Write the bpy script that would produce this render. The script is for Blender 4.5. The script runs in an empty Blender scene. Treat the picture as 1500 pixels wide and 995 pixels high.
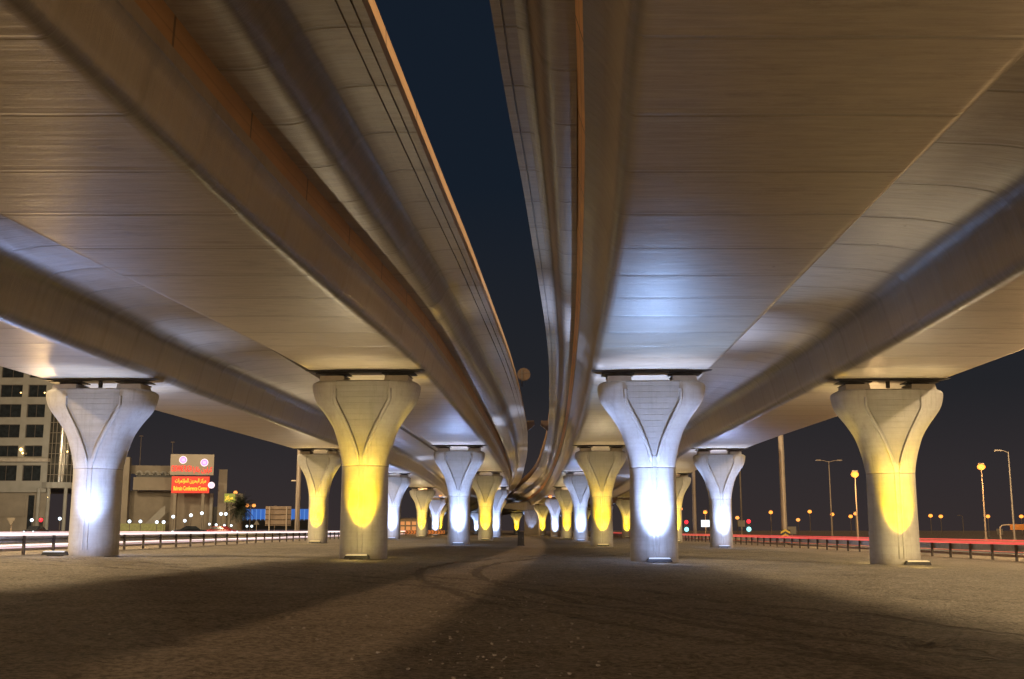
import bpy, bmesh, math, random
import numpy as np
from mathutils import Vector, Matrix
random.seed(7)
C = bpy.context.scene.collection
PI = math.pi
R = math.radians

# ------------------------------------------------------------------ camera maths (for surveying the place)
F = 1640.0            # focal length in photo pixels (photo 1500 x 995)
PITCH = math.atan(279.5 / F)
CAMZ = 1.1
def lerp(Z, pts):
    """smooth (catmull-rom style) interpolation through (Z, value) points"""
    if Z <= pts[0][0]:
        (a, b), (c, d) = pts[0], pts[1]
        return b + (Z - a) * (d - b) / (c - a)
    if Z >= pts[-1][0]:
        (a, b), (c, d) = pts[-2], pts[-1]
        return d + (Z - c) * (d - b) / (c - a)
    for i in range(len(pts) - 1):
        if pts[i][0] <= Z <= pts[i + 1][0]:
            break
    z0, v0 = pts[i]; z1, v1 = pts[i + 1]
    def slope(k):
        if k == 0: return (pts[1][1] - pts[0][1]) / (pts[1][0] - pts[0][0])
        if k == len(pts) - 1: return (pts[-1][1] - pts[-2][1]) / (pts[-1][0] - pts[-2][0])
        return (pts[k + 1][1] - pts[k - 1][1]) / (pts[k + 1][0] - pts[k - 1][0])
    h = z1 - z0; t = (Z - z0) / h
    m0, m1 = slope(i) * h, slope(i + 1) * h
    return (2*t**3 - 3*t**2 + 1) * v0 + (t**3 - 2*t**2 + t) * m0 + (-2*t**3 + 3*t**2) * v1 + (t**3 - t**2) * m1
def ray(x, y):
    dx = (x - 750) / F; dy = (497.5 - y) / F
    return dx, math.cos(PITCH) - dy * math.sin(PITCH), math.sin(PITCH) + dy * math.cos(PITCH)
def at(x, y, Z):
    """survey: the world point seen at photo pixel (x, y) when it stands Z metres away"""
    a, b, c = ray(x, y)
    return Vector((a / b * Z, Z, CAMZ + c / b * Z))
def level(x, y, hf):
    """survey: the point at photo pixel (x, y) that lies at height hf(Z) above the lens"""
    a, b, c = ray(x, y)
    Z = 8.0
    for _ in range(60):
        Z = 0.5 * Z + 0.5 * hf(Z) * b / c
    return Z, a / b * Z
def gz(x, y=0):
    return -0.011 * max(-22, min(22, x))

# ------------------------------------------------------------------ materials
def newmat(name):
    m = bpy.data.materials.new(name); m.use_nodes = True
    nt = m.node_tree; b = nt.nodes['Principled BSDF']
    return m, nt, b
def N(nt, t, **kw):
    n = nt.nodes.new(t)
    for k, v in kw.items():
        if k in n.inputs: n.inputs[k].default_value = v
        else: setattr(n, k, v)
    return n
def L(nt, a, b): nt.links.new(a, b)
def math_n(nt, op, a, b=None, c=None):
    n = nt.nodes.new('ShaderNodeMath'); n.operation = op
    for i, v in enumerate((a, b, c)):
        if v is None: continue
        if isinstance(v, (int, float)): n.inputs[i].default_value = v
        else: nt.links.new(v, n.inputs[i])
    return n.outputs[0]
def ramp(nt, fac, stops):
    r = nt.nodes.new('ShaderNodeValToRGB')
    while len(r.color_ramp.elements) < len(stops): r.color_ramp.elements.new(0.5)
    for e, (p, c) in zip(r.color_ramp.elements, stops):
        e.position = p; e.color = (*c, 1) if len(c) == 3 else c
    nt.links.new(fac, r.inputs[0]); return r.outputs[0]
def mixc(nt, fac, a, b, mode='MIX'):
    n = nt.nodes.new('ShaderNodeMix'); n.data_type = 'RGBA'; n.blend_type = mode
    for i, v in ((0, fac), (6, a), (7, b)):
        if isinstance(v, (int, float)): n.inputs[i].default_value = v
        elif isinstance(v, tuple): n.inputs[i].default_value = (*v, 1)
        else: nt.links.new(v, n.inputs[i])
    return n.outputs[2]
def noise(nt, vec, scale, detail=5, rough=0.55):
    n = nt.nodes.new('ShaderNodeTexNoise'); n.inputs['Scale'].default_value = scale
    n.inputs['Detail'].default_value = detail; n.inputs['Roughness'].default_value = rough
    if vec is not None: nt.links.new(vec, n.inputs['Vector'])
    return n.outputs['Fac']
def mapping(nt, vec, scale):
    n = nt.nodes.new('ShaderNodeMapping'); n.inputs['Scale'].default_value = scale
    nt.links.new(vec, n.inputs['Vector']); return n.outputs[0]

def mat_deck():
    m, nt, b = newmat('deck_concrete')
    uv = nt.nodes.new('ShaderNodeUVMap').outputs[0]
    sep = nt.nodes.new('ShaderNodeSeparateXYZ'); L(nt, uv, sep.inputs[0])
    v = sep.outputs[1]; u = sep.outputs[0]
    wob = noise(nt, mapping(nt, uv, (0.8, 0.8, 1)), 1.0, 3)
    vv = math_n(nt, 'ADD', v, math_n(nt, 'MULTIPLY', wob, 0.05))
    cell = math_n(nt, 'DIVIDE', vv, 2.58)
    fr = math_n(nt, 'FRACT', cell); fl = math_n(nt, 'FLOOR', cell)
    d = math_n(nt, 'MULTIPLY', math_n(nt, 'ABSOLUTE', math_n(nt, 'SUBTRACT', fr, 0.5)), 2.0)   # 1 at the joints
    line = ramp(nt, d, [(0.95, (0, 0, 0)), (0.985, (1, 1, 1))])
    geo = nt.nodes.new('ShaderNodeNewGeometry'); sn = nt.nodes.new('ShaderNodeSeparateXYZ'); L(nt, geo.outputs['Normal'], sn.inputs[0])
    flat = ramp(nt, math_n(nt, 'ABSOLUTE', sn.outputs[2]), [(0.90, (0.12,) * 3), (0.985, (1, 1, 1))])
    line = math_n(nt, 'MULTIPLY', line, flat)
    halo = ramp(nt, d, [(0.80, (0, 0, 0)), (1.0, (1, 1, 1))])
    # fainter board marks between the joints
    fr2 = math_n(nt, 'FRACT', math_n(nt, 'MULTIPLY', vv, 3.1))
    line2 = ramp(nt, fr2, [(0.0, (1, 1, 1)), (0.1, (0, 0, 0))])
    wn = nt.nodes.new('ShaderNodeTexWhiteNoise'); wn.noise_dimensions = '1D'; L(nt, fl, wn.inputs['W'])
    streak = noise(nt, mapping(nt, uv, (0.35, 5.0, 1)), 1.0, 6, 0.6)
    big = noise(nt, mapping(nt, uv, (0.3, 0.3, 1)), 1.0, 5, 0.6)
    stn0 = ramp(nt, noise(nt, mapping(nt, uv, (0.7, 2.5, 1)), 1.0, 6, 0.7), [(0.4, (0, 0, 0)), (0.65, (1, 1, 1))])
    fine = noise(nt, mapping(nt, uv, (1, 1, 1)), 30.0, 4, 0.7)
    base = ramp(nt, big, [(0.3, (0.27, 0.245, 0.215)), (0.7, (0.38, 0.355, 0.32))])
    base = mixc(nt, 0.55, base, ramp(nt, streak, [(0.3, (0.22, 0.205, 0.185)), (0.72, (0.46, 0.43, 0.39))]))
    base = mixc(nt, math_n(nt, 'MULTIPLY', wn.outputs[0], 0.42), base, (0.21, 0.195, 0.17))
    base = mixc(nt, math_n(nt, 'MULTIPLY', line, math_n(nt, 'ADD', 0.4, math_n(nt, 'MULTIPLY', streak, 0.6))), base, (0.10, 0.11, 0.1))
    base = mixc(nt, math_n(nt, 'MULTIPLY', halo, math_n(nt, 'MULTIPLY', stn0, 0.9)), base, (0.15, 0.14, 0.125))
    base = mixc(nt, math_n(nt, 'MULTIPLY', fine, 0.25), base, (0.5, 0.47, 0.43))
    st2 = noise(nt, mapping(nt, uv, (0.9, 7.0, 1)), 1.0, 8, 0.75)
    base = mixc(nt, math_n(nt, 'MULTIPLY', flat, 0.38), base, ramp(nt, st2, [(0.36, (0.19, 0.175, 0.15)), (0.62, (0.46, 0.43, 0.38))]))
    stn = noise(nt, mapping(nt, uv, (0.5, 1.6, 1)), 0.9, 7, 0.8)
    base = mixc(nt, ramp(nt, stn, [(0.54, (0, 0, 0)), (0.68, (0.55,) * 3)]), base, (0.14, 0.125, 0.105))
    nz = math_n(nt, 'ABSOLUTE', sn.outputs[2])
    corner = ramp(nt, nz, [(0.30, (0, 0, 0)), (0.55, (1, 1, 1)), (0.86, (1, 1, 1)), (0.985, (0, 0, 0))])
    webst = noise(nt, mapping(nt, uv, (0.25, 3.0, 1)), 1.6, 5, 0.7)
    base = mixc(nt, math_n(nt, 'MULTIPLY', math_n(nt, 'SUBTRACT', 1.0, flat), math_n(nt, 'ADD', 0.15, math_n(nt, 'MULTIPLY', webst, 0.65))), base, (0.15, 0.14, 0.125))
    # tie-bolt holes
    vo = nt.nodes.new('ShaderNodeTexVoronoi'); vo.inputs['Scale'].default_value = 0.62; vo.inputs['Randomness'].default_value = 0.55
    L(nt, uv, vo.inputs['Vector'])
    hole = math_n(nt, 'LESS_THAN', vo.outputs['Distance'], 0.022)
    base = mixc(nt, math_n(nt, 'MULTIPLY', hole, 0.85), base, (0.02, 0.02, 0.02))
    base = mixc(nt, math_n(nt, 'MULTIPLY', corner, math_n(nt, 'ADD', 0.55, math_n(nt, 'MULTIPLY', webst, 0.4))), base, (0.085, 0.075, 0.062))  # dark band: shade of the rounded corners painted into the concrete colour
    base = mixc(nt, 1.0, base, (1.0, 0.905, 0.77), 'MULTIPLY')
    L(nt, base, b.inputs['Base Color']); b.inputs['Specular IOR Level'].default_value = 0.5
    L(nt, ramp(nt, streak, [(0.2, (0.30,) * 3), (0.8, (0.50,) * 3)]), b.inputs['Roughness'])
    h = math_n(nt, 'ADD', math_n(nt, 'MULTIPLY', streak, 0.6), math_n(nt, 'MULTIPLY', line, -1.6))
    h = math_n(nt, 'ADD', h, math_n(nt, 'MULTIPLY', wn.outputs[0], 0.7))
    h = math_n(nt, 'ADD', h, math_n(nt, 'MULTIPLY', line2, 0.2))
    h = math_n(nt, 'ADD', h, math_n(nt, 'MULTIPLY', st2, 0.7))
    h = math_n(nt, 'ADD', h, math_n(nt, 'MULTIPLY', halo, 1.0))
    h = math_n(nt, 'ADD', h, math_n(nt, 'MULTIPLY', big, 1.5))
    h = math_n(nt, 'ADD', h, math_n(nt, 'MULTIPLY', fine, 0.12))
    bu = N(nt, 'ShaderNodeBump', Strength=0.7, Distance=0.025); L(nt, h, bu.inputs['Height']); L(nt, bu.outputs[0], b.inputs['Normal'])
    return m
def mat_column():
    m, nt, b = newmat('column_concrete')
    tc = nt.nodes.new('ShaderNodeTexCoord'); o = tc.outputs['Object']
    oi = nt.nodes.new('ShaderNodeObjectInfo')
    add = nt.nodes.new('ShaderNodeVectorMath'); add.operation = 'ADD'
    L(nt, o, add.inputs[0]); L(nt, math_n(nt, 'MULTIPLY', oi.outputs['Random'], 40), add.inputs[1])
    p = add.outputs[0]
    sep = nt.nodes.new('ShaderNodeSeparateXYZ'); L(nt, o, sep.inputs[0])
    z = sep.outputs[2]
    big = noise(nt, p, 0.9, 5, 0.6)
    band = noise(nt, mapping(nt, p, (0.5, 0.5, 9.0)), 1.0, 5, 0.6)
    fine = noise(nt, p, 26, 5, 0.7)
    blotch = noise(nt, p, 3.2, 6, 0.75)
    base = ramp(nt, big, [(0.3, (0.29, 0.275, 0.25)), (0.7, (0.41, 0.395, 0.36))])
    base = mixc(nt, 0.35, base, ramp(nt, band, [(0.3, (0.22, 0.21, 0.19)), (0.7, (0.50, 0.48, 0.44))]))
    base = mixc(nt, 0.5, base, ramp(nt, blotch, [(0.36, (0.31, 0.295, 0.265)), (0.66, (0.43, 0.41, 0.38))]))
    base = mixc(nt, math_n(nt, 'MULTIPLY', fine, 0.25), base, (0.2, 0.19, 0.17))
    # casting joint between shaft and head
    j = math_n(nt, 'ABSOLUTE', math_n(nt, 'SUBTRACT', math_n(nt, 'ADD', z, math_n(nt, 'MULTIPLY', big, 0.03)), 3.51))
    joint = ramp(nt, j, [(0.012, (1, 1, 1)), (0.03, (0, 0, 0))])
    base = mixc(nt, math_n(nt, 'MULTIPLY', joint, 0.7), base, (0.1, 0.095, 0.085))
    halo = ramp(nt, j, [(0.03, (1, 1, 1)), (0.45, (0, 0, 0))])
    base = mixc(nt, math_n(nt, 'MULTIPLY', halo, math_n(nt, 'MULTIPLY', blotch, 0.45)), base, (0.56, 0.54, 0.5))
    # dirt splash at the foot
    foot = ramp(nt, math_n(nt, 'ADD', z, math_n(nt, 'MULTIPLY', blotch, 0.5)), [(0.2, (1, 1, 1)), (0.75, (0, 0, 0))])
    base = mixc(nt, math_n(nt, 'MULTIPLY', foot, 0.6), base, (0.19, 0.15, 0.11))
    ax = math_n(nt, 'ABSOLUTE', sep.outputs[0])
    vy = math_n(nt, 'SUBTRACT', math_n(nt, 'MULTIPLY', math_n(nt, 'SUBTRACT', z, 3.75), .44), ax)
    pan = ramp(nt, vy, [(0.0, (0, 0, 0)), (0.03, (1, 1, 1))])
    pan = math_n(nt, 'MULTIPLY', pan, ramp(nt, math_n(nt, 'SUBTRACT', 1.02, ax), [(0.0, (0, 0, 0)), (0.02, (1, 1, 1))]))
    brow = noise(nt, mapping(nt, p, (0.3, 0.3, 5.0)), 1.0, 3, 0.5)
    base = mixc(nt, math_n(nt, 'MULTIPLY', pan, math_n(nt, 'ADD', 0.25, math_n(nt, 'MULTIPLY', brow, 0.4))), base, (0.15, 0.142, 0.128))  # recess shade inside the V painted into the concrete colour
    run = noise(nt, mapping(nt, p, (5.0, 5.0, 0.35)), 1.0, 5, 0.7)
    base = mixc(nt, ramp(nt, run, [(0.52, (0, 0, 0)), (0.72, (0.5,) * 3)]), base, (0.16, 0.15, 0.13))
    L(nt, base, b.inputs['Base Color']); b.inputs['Roughness'].default_value = 0.6
    zz = math_n(nt, 'FRACT', math_n(nt, 'MULTIPLY', z, 4.6))
    brd = ramp(nt, zz, [(0.0, (1, 1, 1)), (0.08, (0, 0, 0))])
    h = math_n(nt, 'ADD', math_n(nt, 'MULTIPLY', band, 0.5), math_n(nt, 'MULTIPLY', joint, -1.2))
    h = math_n(nt, 'ADD', h, math_n(nt, 'MULTIPLY', brd, math_n(nt, 'ADD', 0.14, math_n(nt, 'MULTIPLY', pan, 0.5))))
    h = math_n(nt, 'ADD', h, math_n(nt, 'MULTIPLY', fine, 0.22))
    h = math_n(nt, 'ADD', h, math_n(nt, 'MULTIPLY', blotch, 0.2))
    bu = N(nt, 'ShaderNodeBump', Strength=0.5, Distance=0.02); L(nt, h, bu.inputs['Height']); L(nt, bu.outputs[0], b.inputs['Normal'])
    return m
def mat_simple(name, col, rough=0.6, metal=0.0, var=0.25, scale=3.0, bump=0.0):
    m, nt, b = newmat(name)
    tc = nt.nodes.new('ShaderNodeTexCoord'); o = tc.outputs['Object']
    n = noise(nt, o, scale, 5, 0.6)
    dark = tuple(c * (1 - var) for c in col); light = tuple(min(1, c * (1 + var)) for c in col)
    L(nt, ramp(nt, n, [(0.3, dark), (0.7, light)]), b.inputs['Base Color'])
    b.inputs['Roughness'].default_value = rough; b.inputs['Metallic'].default_value = metal
    if bump:
        bu = N(nt, 'ShaderNodeBump', Strength=bump, Distance=0.02)
        L(nt, noise(nt, o, scale * 8, 4), bu.inputs['Height']); L(nt, bu.outputs[0], b.inputs['Normal'])
    return m
def mat_emit(name, col, s):
    m, nt, b = newmat(name)
    b.inputs['Base Color'].default_value = (*[min(1, c) * 0.6 for c in col], 1)
    b.inputs['Emission Color'].default_value = (*col, 1); b.inputs['Emission Strength'].default_value = s
    return m
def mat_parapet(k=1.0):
    m, nt, b = newmat('parapet_sodium_tint')
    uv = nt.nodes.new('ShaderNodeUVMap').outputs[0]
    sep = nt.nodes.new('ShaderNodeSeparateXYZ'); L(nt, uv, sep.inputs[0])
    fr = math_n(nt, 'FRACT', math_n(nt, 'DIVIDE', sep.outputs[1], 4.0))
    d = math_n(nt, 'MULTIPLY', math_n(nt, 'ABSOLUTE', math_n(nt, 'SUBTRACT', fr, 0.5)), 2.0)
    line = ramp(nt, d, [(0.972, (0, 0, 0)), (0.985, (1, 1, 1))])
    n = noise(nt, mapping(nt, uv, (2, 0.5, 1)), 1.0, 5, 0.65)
    base = ramp(nt, n, [(0.3, (0.38 * k, 0.21 * k, 0.09 * k)), (0.7, (0.50 * k, 0.29 * k, 0.13 * k))])  # orange street light painted into the parapet colour
    fu = math_n(nt, 'FRACT', math_n(nt, 'MULTIPLY', sep.outputs[0], 2.9))
    lu = ramp(nt, fu, [(0.0, (1, 1, 1)), (0.12, (0, 0, 0))])
    base = mixc(nt, math_n(nt, 'MULTIPLY', lu, 0.55), base, (0.12, 0.06, 0.025))
    base = mixc(nt, math_n(nt, 'MULTIPLY', line, 0.8), base, (0.05, 0.03, 0.02))
    L(nt, base, b.inputs['Base Color']); b.inputs['Roughness'].default_value = 0.55
    return m
def mat_ground():
    m, nt, b = newmat('sandy_ground')
    tc = nt.nodes.new('ShaderNodeTexCoord'); o = tc.outputs['Object']
    sep = nt.nodes.new('ShaderNodeSeparateXYZ'); L(nt, o, sep.inputs[0])
    big = noise(nt, o, 0.12, 6, 0.6); mid = noise(nt, o, 1.1, 8, 0.65); fine = noise(nt, o, 14, 8, 0.75)
    speck = noise(nt, o, 60, 4, 0.8)
    base = ramp(nt, big, [(0.35, (0.18, 0.158, 0.122)), (0.65, (0.42, 0.37, 0.285))])
    base = mixc(nt, 0.5, base, ramp(nt, mid, [(0.36, (0.10, 0.088, 0.07)), (0.64, (0.37, 0.325, 0.26))]))
    base = mixc(nt, 0.45, base, ramp(nt, fine, [(0.42, (0.045, 0.04, 0.034)), (0.58, (0.46, 0.405, 0.33))]))
    sp = ramp(nt, speck, [(0.68, (0, 0, 0)), (0.74, (1, 1, 1))])
    base = mixc(nt, math_n(nt, 'MULTIPLY', sp, 0.75), base, (0.45, 0.4, 0.33))
    # tyre tracks : rings of large radius
    tr = None
    wob = math_n(nt, 'MULTIPLY', noise(nt, o, 0.5, 2), 0.25)
    for cx, cy, rad in ((-28.6, 4.0, 34.1), (-28.6, 4.0, 32.5), (44.0, 32.0, 46.6), (44.0, 32.0, 45.1), (-28.6, 4.0, 35.6)):
        dx = math_n(nt, 'SUBTRACT', sep.outputs[0], cx); dy = math_n(nt, 'SUBTRACT', sep.outputs[1], cy)
        r = math_n(nt, 'SQRT', math_n(nt, 'ADD', math_n(nt, 'MULTIPLY', dx, dx), math_n(nt, 'MULTIPLY', dy, dy)))
        dd = math_n(nt, 'ABSOLUTE', math_n(nt, 'SUBTRACT', math_n(nt, 'ADD', r, wob), rad))
        t = ramp(nt, dd, [(0.08, (1, 1, 1)), (0.14, (0, 0, 0))])
        tr = t if tr is None else math_n(nt, 'MAXIMUM', tr, t)
    at2 = nt.nodes.new('ShaderNodeTexWave'); at2.inputs['Scale'].default_value = 2.6; at2.bands_direction = 'Y'; at2.inputs['Distortion'].default_value = 1.5
    L(nt, o, at2.inputs['Vector'])
    trm = math_n(nt, 'MULTIPLY', tr, math_n(nt, 'ADD', 0.35, math_n(nt, 'MULTIPLY', mid, 0.8)))
    base = mixc(nt, math_n(nt, 'MULTIPLY', trm, 0.5), base, (0.09, 0.073, 0.058))
    L(nt, base, b.inputs['Base Color']); b.inputs['Roughness'].default_value = 0.92
    b.inputs['Specular IOR Level'].default_value = 0.2
    h = math_n(nt, 'ADD', math_n(nt, 'MULTIPLY', mid, 1.2), math_n(nt, 'MULTIPLY', fine, 0.7))
    h = math_n(nt, 'ADD', h, math_n(nt, 'MULTIPLY', speck, 0.12))
    h = math_n(nt, 'ADD', h, math_n(nt, 'MULTIPLY', math_n(nt, 'MULTIPLY', tr, math_n(nt, 'ADD', 0.5, at2.outputs['Fac'])), -0.9))
    bu = N(nt, 'ShaderNodeBump', Strength=1.0, Distance=0.12); L(nt, h, bu.inputs['Height']); L(nt, bu.outputs[0], b.inputs['Normal'])
    return m
M = {}
M['deck'] = mat_deck(); M['col'] = mat_column(); M['parapet'] = mat_parapet(.8); M['parapet_lit'] = mat_parapet(1.8); M['ground'] = mat_ground()
M['steel_dark'] = mat_simple('dark_painted_steel', (0.022, 0.021, 0.021), 0.5, 0.3, 0.4, 6)
M['rubber'] = mat_simple('black_rubber', (0.02, 0.02, 0.02), 0.7)
M['galv'] = mat_simple('galvanised_steel', (0.32, 0.31, 0.30), 0.42, 0.7, 0.2, 4)
M['post'] = mat_simple('post_steel', (0.10, 0.085, 0.075), 0.6, 0.3, 0.3, 4)
M['asphalt'] = mat_simple('asphalt', (0.055, 0.053, 0.05), 0.85, 0, 0.25, 1.2, 0.4)
M['kerb'] = mat_simple('kerb_concrete', (0.33, 0.30, 0.26), 0.8, 0, 0.2, 2)
M['mark'] = mat_simple('road_paint', (0.7, 0.68, 0.62), 0.6, 0, 0.1, 5)
M['cream'] = mat_simple('cream_render', (0.25, 0.245, 0.225), 0.8, 0, 0.12, 0.6, 0.2)
M['cream2'] = mat_simple('sand_render', (0.21, 0.185, 0.15), 0.8, 0, 0.15, 0.5, 0.2)
M['glass'] = mat_simple('dark_glass', (0.02, 0.024, 0.028), 0.08, 0, 0.4, 1.5)
M['glass2'] = mat_simple('curtain_wall_glass', (0.06, 0.058, 0.05), 0.15, 0.2, 0.5, 0.7)
M['trunk'] = mat_simple('palm_bark', (0.12, 0.085, 0.055), 0.9, 0, 0.4, 6, 0.6)
M['frond'] = mat_simple('palm_green', (0.018, 0.024, 0.014), 0.6, 0, 0.4, 3)
M['hoard'] = mat_simple('hoarding_board', (0.34, 0.25, 0.18), 0.7, 0, 0.2, 1)
M['signboard'] = mat_simple('sign_panel', (0.30, 0.26, 0.21), 0.6, 0, 0.08, 1)
M['mast'] = mat_simple('mast_steel', (0.40, 0.33, 0.26), 0.5, 0.2, 0.15, 1)
M['cabinet'] = mat_simple('cabinet_paint', (0.10, 0.10, 0.095), 0.5, 0.2, 0.3, 3)
M['stone'] = mat_simple('stone', (0.36, 0.33, 0.29), 0.9, 0, 0.4, 9, 0.4)
M['wet'] = mat_simple('car_paint_dark', (0.03, 0.035, 0.045), 0.2, 0.4, 0.1, 2)
M['carw'] = mat_simple('car_paint_white', (0.62, 0.62, 0.60), 0.25, 0.0, 0.05, 2)
M['carr'] = mat_simple('car_paint_red', (0.25, 0.03, 0.03), 0.25, 0.0, 0.05, 2)
M['black'] = mat_simple('black_plastic', (0.012, 0.012, 0.012), 0.5)
M['yellowp'] = mat_simple('yellow_sheeting', (0.7, 0.5, 0.04), 0.5)
M['orangep'] = mat_simple('orange_sheeting', (0.5, 0.2, 0.05), 0.5)
M['whitep'] = mat_simple('white_paint', (0.75, 0.74, 0.7), 0.5)
M['sodium'] = mat_emit('sodium_lamp_glow', (1.0, 0.30, 0.045), 2.3)
M['sodium_dim'] = mat_emit('sodium_lamp_far_glow', (1.0, 0.36, 0.08), 1.7)
M['white_lamp'] = mat_emit('white_lamp_glow', (0.72, 0.87, 1.0), 2.5)
M['warm_lamp'] = mat_emit('warm_window_lamp', (1.0, 0.62, 0.22), 5)
M['led_bar'] = mat_emit('floodlight_glass_white', (0.8, 0.88, 1.0), .45)
M['led_bar_y'] = mat_emit('floodlight_glass_yellow', (1.0, 0.85, 0.55), 0.35)
def mat_strip(name, c1, c2, s1, s2):
    m, nt, b = newmat(name)
    o = nt.nodes.new('ShaderNodeTexCoord').outputs['Object']
    n = noise(nt, mapping(nt, o, (1, .08, 14)), 1.0, 5, .7); n2 = noise(nt, mapping(nt, o, (1, .02, 40)), 1.0, 3, .6)
    L(nt, ramp(nt, n2, [(.35, c1), (.65, c2)]), b.inputs['Emission Color'])
    L(nt, math_n(nt, 'ADD', s1, math_n(nt, 'MULTIPLY', ramp(nt, n, [(.35, (0, 0, 0)), (.65, (1, 1, 1))]), s2 - s1)), b.inputs['Emission Strength'])
    b.inputs['Base Color'].default_value = (*c1, 1)
    return m
M['strip_w'] = mat_strip('trail_glow_white', (1.0, 0.78, 0.80), (1.0, .88, .80), .9, 2.0)
M['strip_w2'] = mat_strip('trail_glow_dim_white', (.75, .55, .62), (.95, .8, .8), .3, 1.2)
M['strip_r'] = mat_strip('trail_glow_red', (.95, .04, .09), (1.0, .16, .07), .45, 1.25)
M['strip_r2'] = mat_emit('trail_glow_dim_red', (0.8, 0.16, 0.09), 0.6)
M['red_text'] = mat_emit('red_neon', (1.0, 0.005, 0.01), 1.0)
M['led_red'] = mat_emit('red_led_board', (0.8, 0.02, 0.005), 0.55)
M['led_yellow'] = mat_emit('yellow_led', (1.0, 0.55, 0.03), 1.2)
M['white_text'] = mat_emit('white_neon', (1.0, 0.8, 0.95), .8)
M['violet'] = mat_emit('violet_neon', (0.5, 0.25, 0.8), 0.9)
M['blue_wash_wall'] = mat_emit('blue_glow_wall', (0.06, 0.22, 0.75), 0.5)  # blue wash put into the wall as emission
M['sig_red'] = mat_emit('signal_red', (1.0, 0.03, 0.05), 1.6)
M['sig_cyan'] = mat_emit('signal_cyan', (0.35, 0.95, 1.0), 1.5)
M['lit_sign'] = mat_emit('lit_sign_face', (0.75, 0.88, 1.0), 1.3)

# ------------------------------------------------------------------ object helpers
def link(name, bm, mat, parent=None, smooth=False, sharp=None):
    me = bpy.data.meshes.new(name); bm.normal_update(); bm.to_mesh(me); bm.free()
    if isinstance(mat, (list, tuple)):
        for x in mat: me.materials.append(x)
    else: me.materials.append(mat)
    if smooth:
        me.polygons.foreach_set('use_smooth', [True] * len(me.polygons))
        if sharp: me.set_sharp_from_angle(angle=R(sharp))
    o = bpy.data.objects.new(name, me); C.objects.link(o)
    if parent is not None: o.parent = parent
    return o
def tag(o, label=None, cat=None, group=None, kind=None):
    if label: o['label'] = label
    if cat: o['category'] = cat
    if group: o['group'] = group
    if kind: o['kind'] = kind
    return o
def empty(name, loc=(0, 0, 0), rz=0):
    o = bpy.data.objects.new(name, None); C.objects.link(o)
    o.location = loc; o.rotation_euler = (0, 0, rz); o.empty_display_size = 0.3
    return o
def copy_tree(o, parent=None):
    c = o.copy(); C.objects.link(c)
    if parent is not None: c.parent = parent
    for ch in list(o.children): copy_tree(ch, c)
    return c
def box(bm, c, s, rz=0, mi=0, taper=1.0):
    vs = []
    for k in (-1, 1):
        t = taper if k > 0 else 1.0
        for i, j in ((-1, -1), (1, -1), (1, 1), (-1, 1)):
            x, y = i * s[0] / 2 * t, j * s[1] / 2 * t
            xr = x * math.cos(rz) - y * math.sin(rz); yr = x * math.sin(rz) + y * math.cos(rz)
            vs.append(bm.verts.new((c[0] + xr, c[1] + yr, c[2] + k * s[2] / 2)))
    for f in ((3, 2, 1, 0), (4, 5, 6, 7), (0, 1, 5, 4), (1, 2, 6, 5), (2, 3, 7, 6), (3, 0, 4, 7)):
        fc = bm.faces.new([vs[i] for i in f]); fc.material_index = mi
def tube(bm, pts, rad, n=8, mi=0, caps=True):
    pts = [Vector(p) for p in pts]
    rad = rad if isinstance(rad, (list, tuple)) else [rad] * len(pts)
    rings = []
    for i, p in enumerate(pts):
        d = (pts[min(i + 1, len(pts) - 1)] - pts[max(i - 1, 0)]).normalized()
        a = Vector((0, 0, 1)) if abs(d.z) < 0.9 else Vector((0, 1, 0))
        s = d.cross(a).normalized(); t = s.cross(d).normalized()
        rings.append([bm.verts.new(p + (s * math.cos(2 * PI * k / n) + t * math.sin(2 * PI * k / n)) * rad[i]) for k in range(n)])
    for a, b_ in zip(rings, rings[1:]):
        for k in range(n):
            f = bm.faces.new((a[k], a[(k + 1) % n], b_[(k + 1) % n], b_[k])); f.material_index = mi
    if caps:
        bm.faces.new(rings[0][::-1]).material_index = mi; bm.faces.new(rings[-1]).material_index = mi
def ball(bm, c, r, seg=10, sz=1.0):
    bmesh.ops.create_uvsphere(bm, u_segments=seg, v_segments=max(6, seg // 2 + 2), radius=r,
                              matrix=Matrix.Translation(c) @ Matrix.Diagonal((1, 1, sz, 1)))

# ------------------------------------------------------------------ the deck lines
H_IN = [(-20, 5.95), (0, 5.95), (42, 5.95), (85, 6.30), (127, 6.52), (169, 6.45), (211, 6.12), (254, 5.85), (340, 5.4), (430, 5.2)]
H_OUT = [(-20, 5.62), (0, 5.62), (42, 5.62), (85, 6.05), (127, 6.35), (169, 6.35), (211, 6.05), (254, 5.8), (340, 5.4), (430, 5.2)]
def hin(Z): return lerp(Z, H_IN)
def hout(Z): return lerp(Z, H_OUT)
HALF = [(-20, 2.75), (12, 2.58), (21, 2.4), (42, 2.22), (85, 2.05), (127, 2.0), (430, 2.0)]
def half(Z): return lerp(Z, HALF)
PATH = {
 'IL': [(-20, -10.6), (12, -8.22), (21, -7.46), (42, -5.53), (85, -3.95), (127, -2.95), (169, -2.45), (211, -2.9), (254, -4.5), (296, -7.1), (340, -10.8), (430, -20)],
 'IR': [(-20, 2.3), (12, 3.95), (42, 5.27), (85, 6.7), (127, 7.65), (169, 8.15), (211, 8.0), (254, 6.8), (296, 4.6), (340, 1.2), (430, -8)],
 'OL': [(-20, -18.4), (12, -16.8), (42, -15.55), (85, -14.45), (127, -13.3), (169, -13.4), (211, -14.2), (254, -16.2), (296, -19), (340, -23), (430, -33)],
 'OR': [(-20, 12.2), (12, 13.1), (42, 14.2), (85, 15.6), (127, 18.2), (169, 20.5), (211, 21.3), (254, 20.8), (296, 19), (340, 16), (430, 8)],
}
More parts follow.
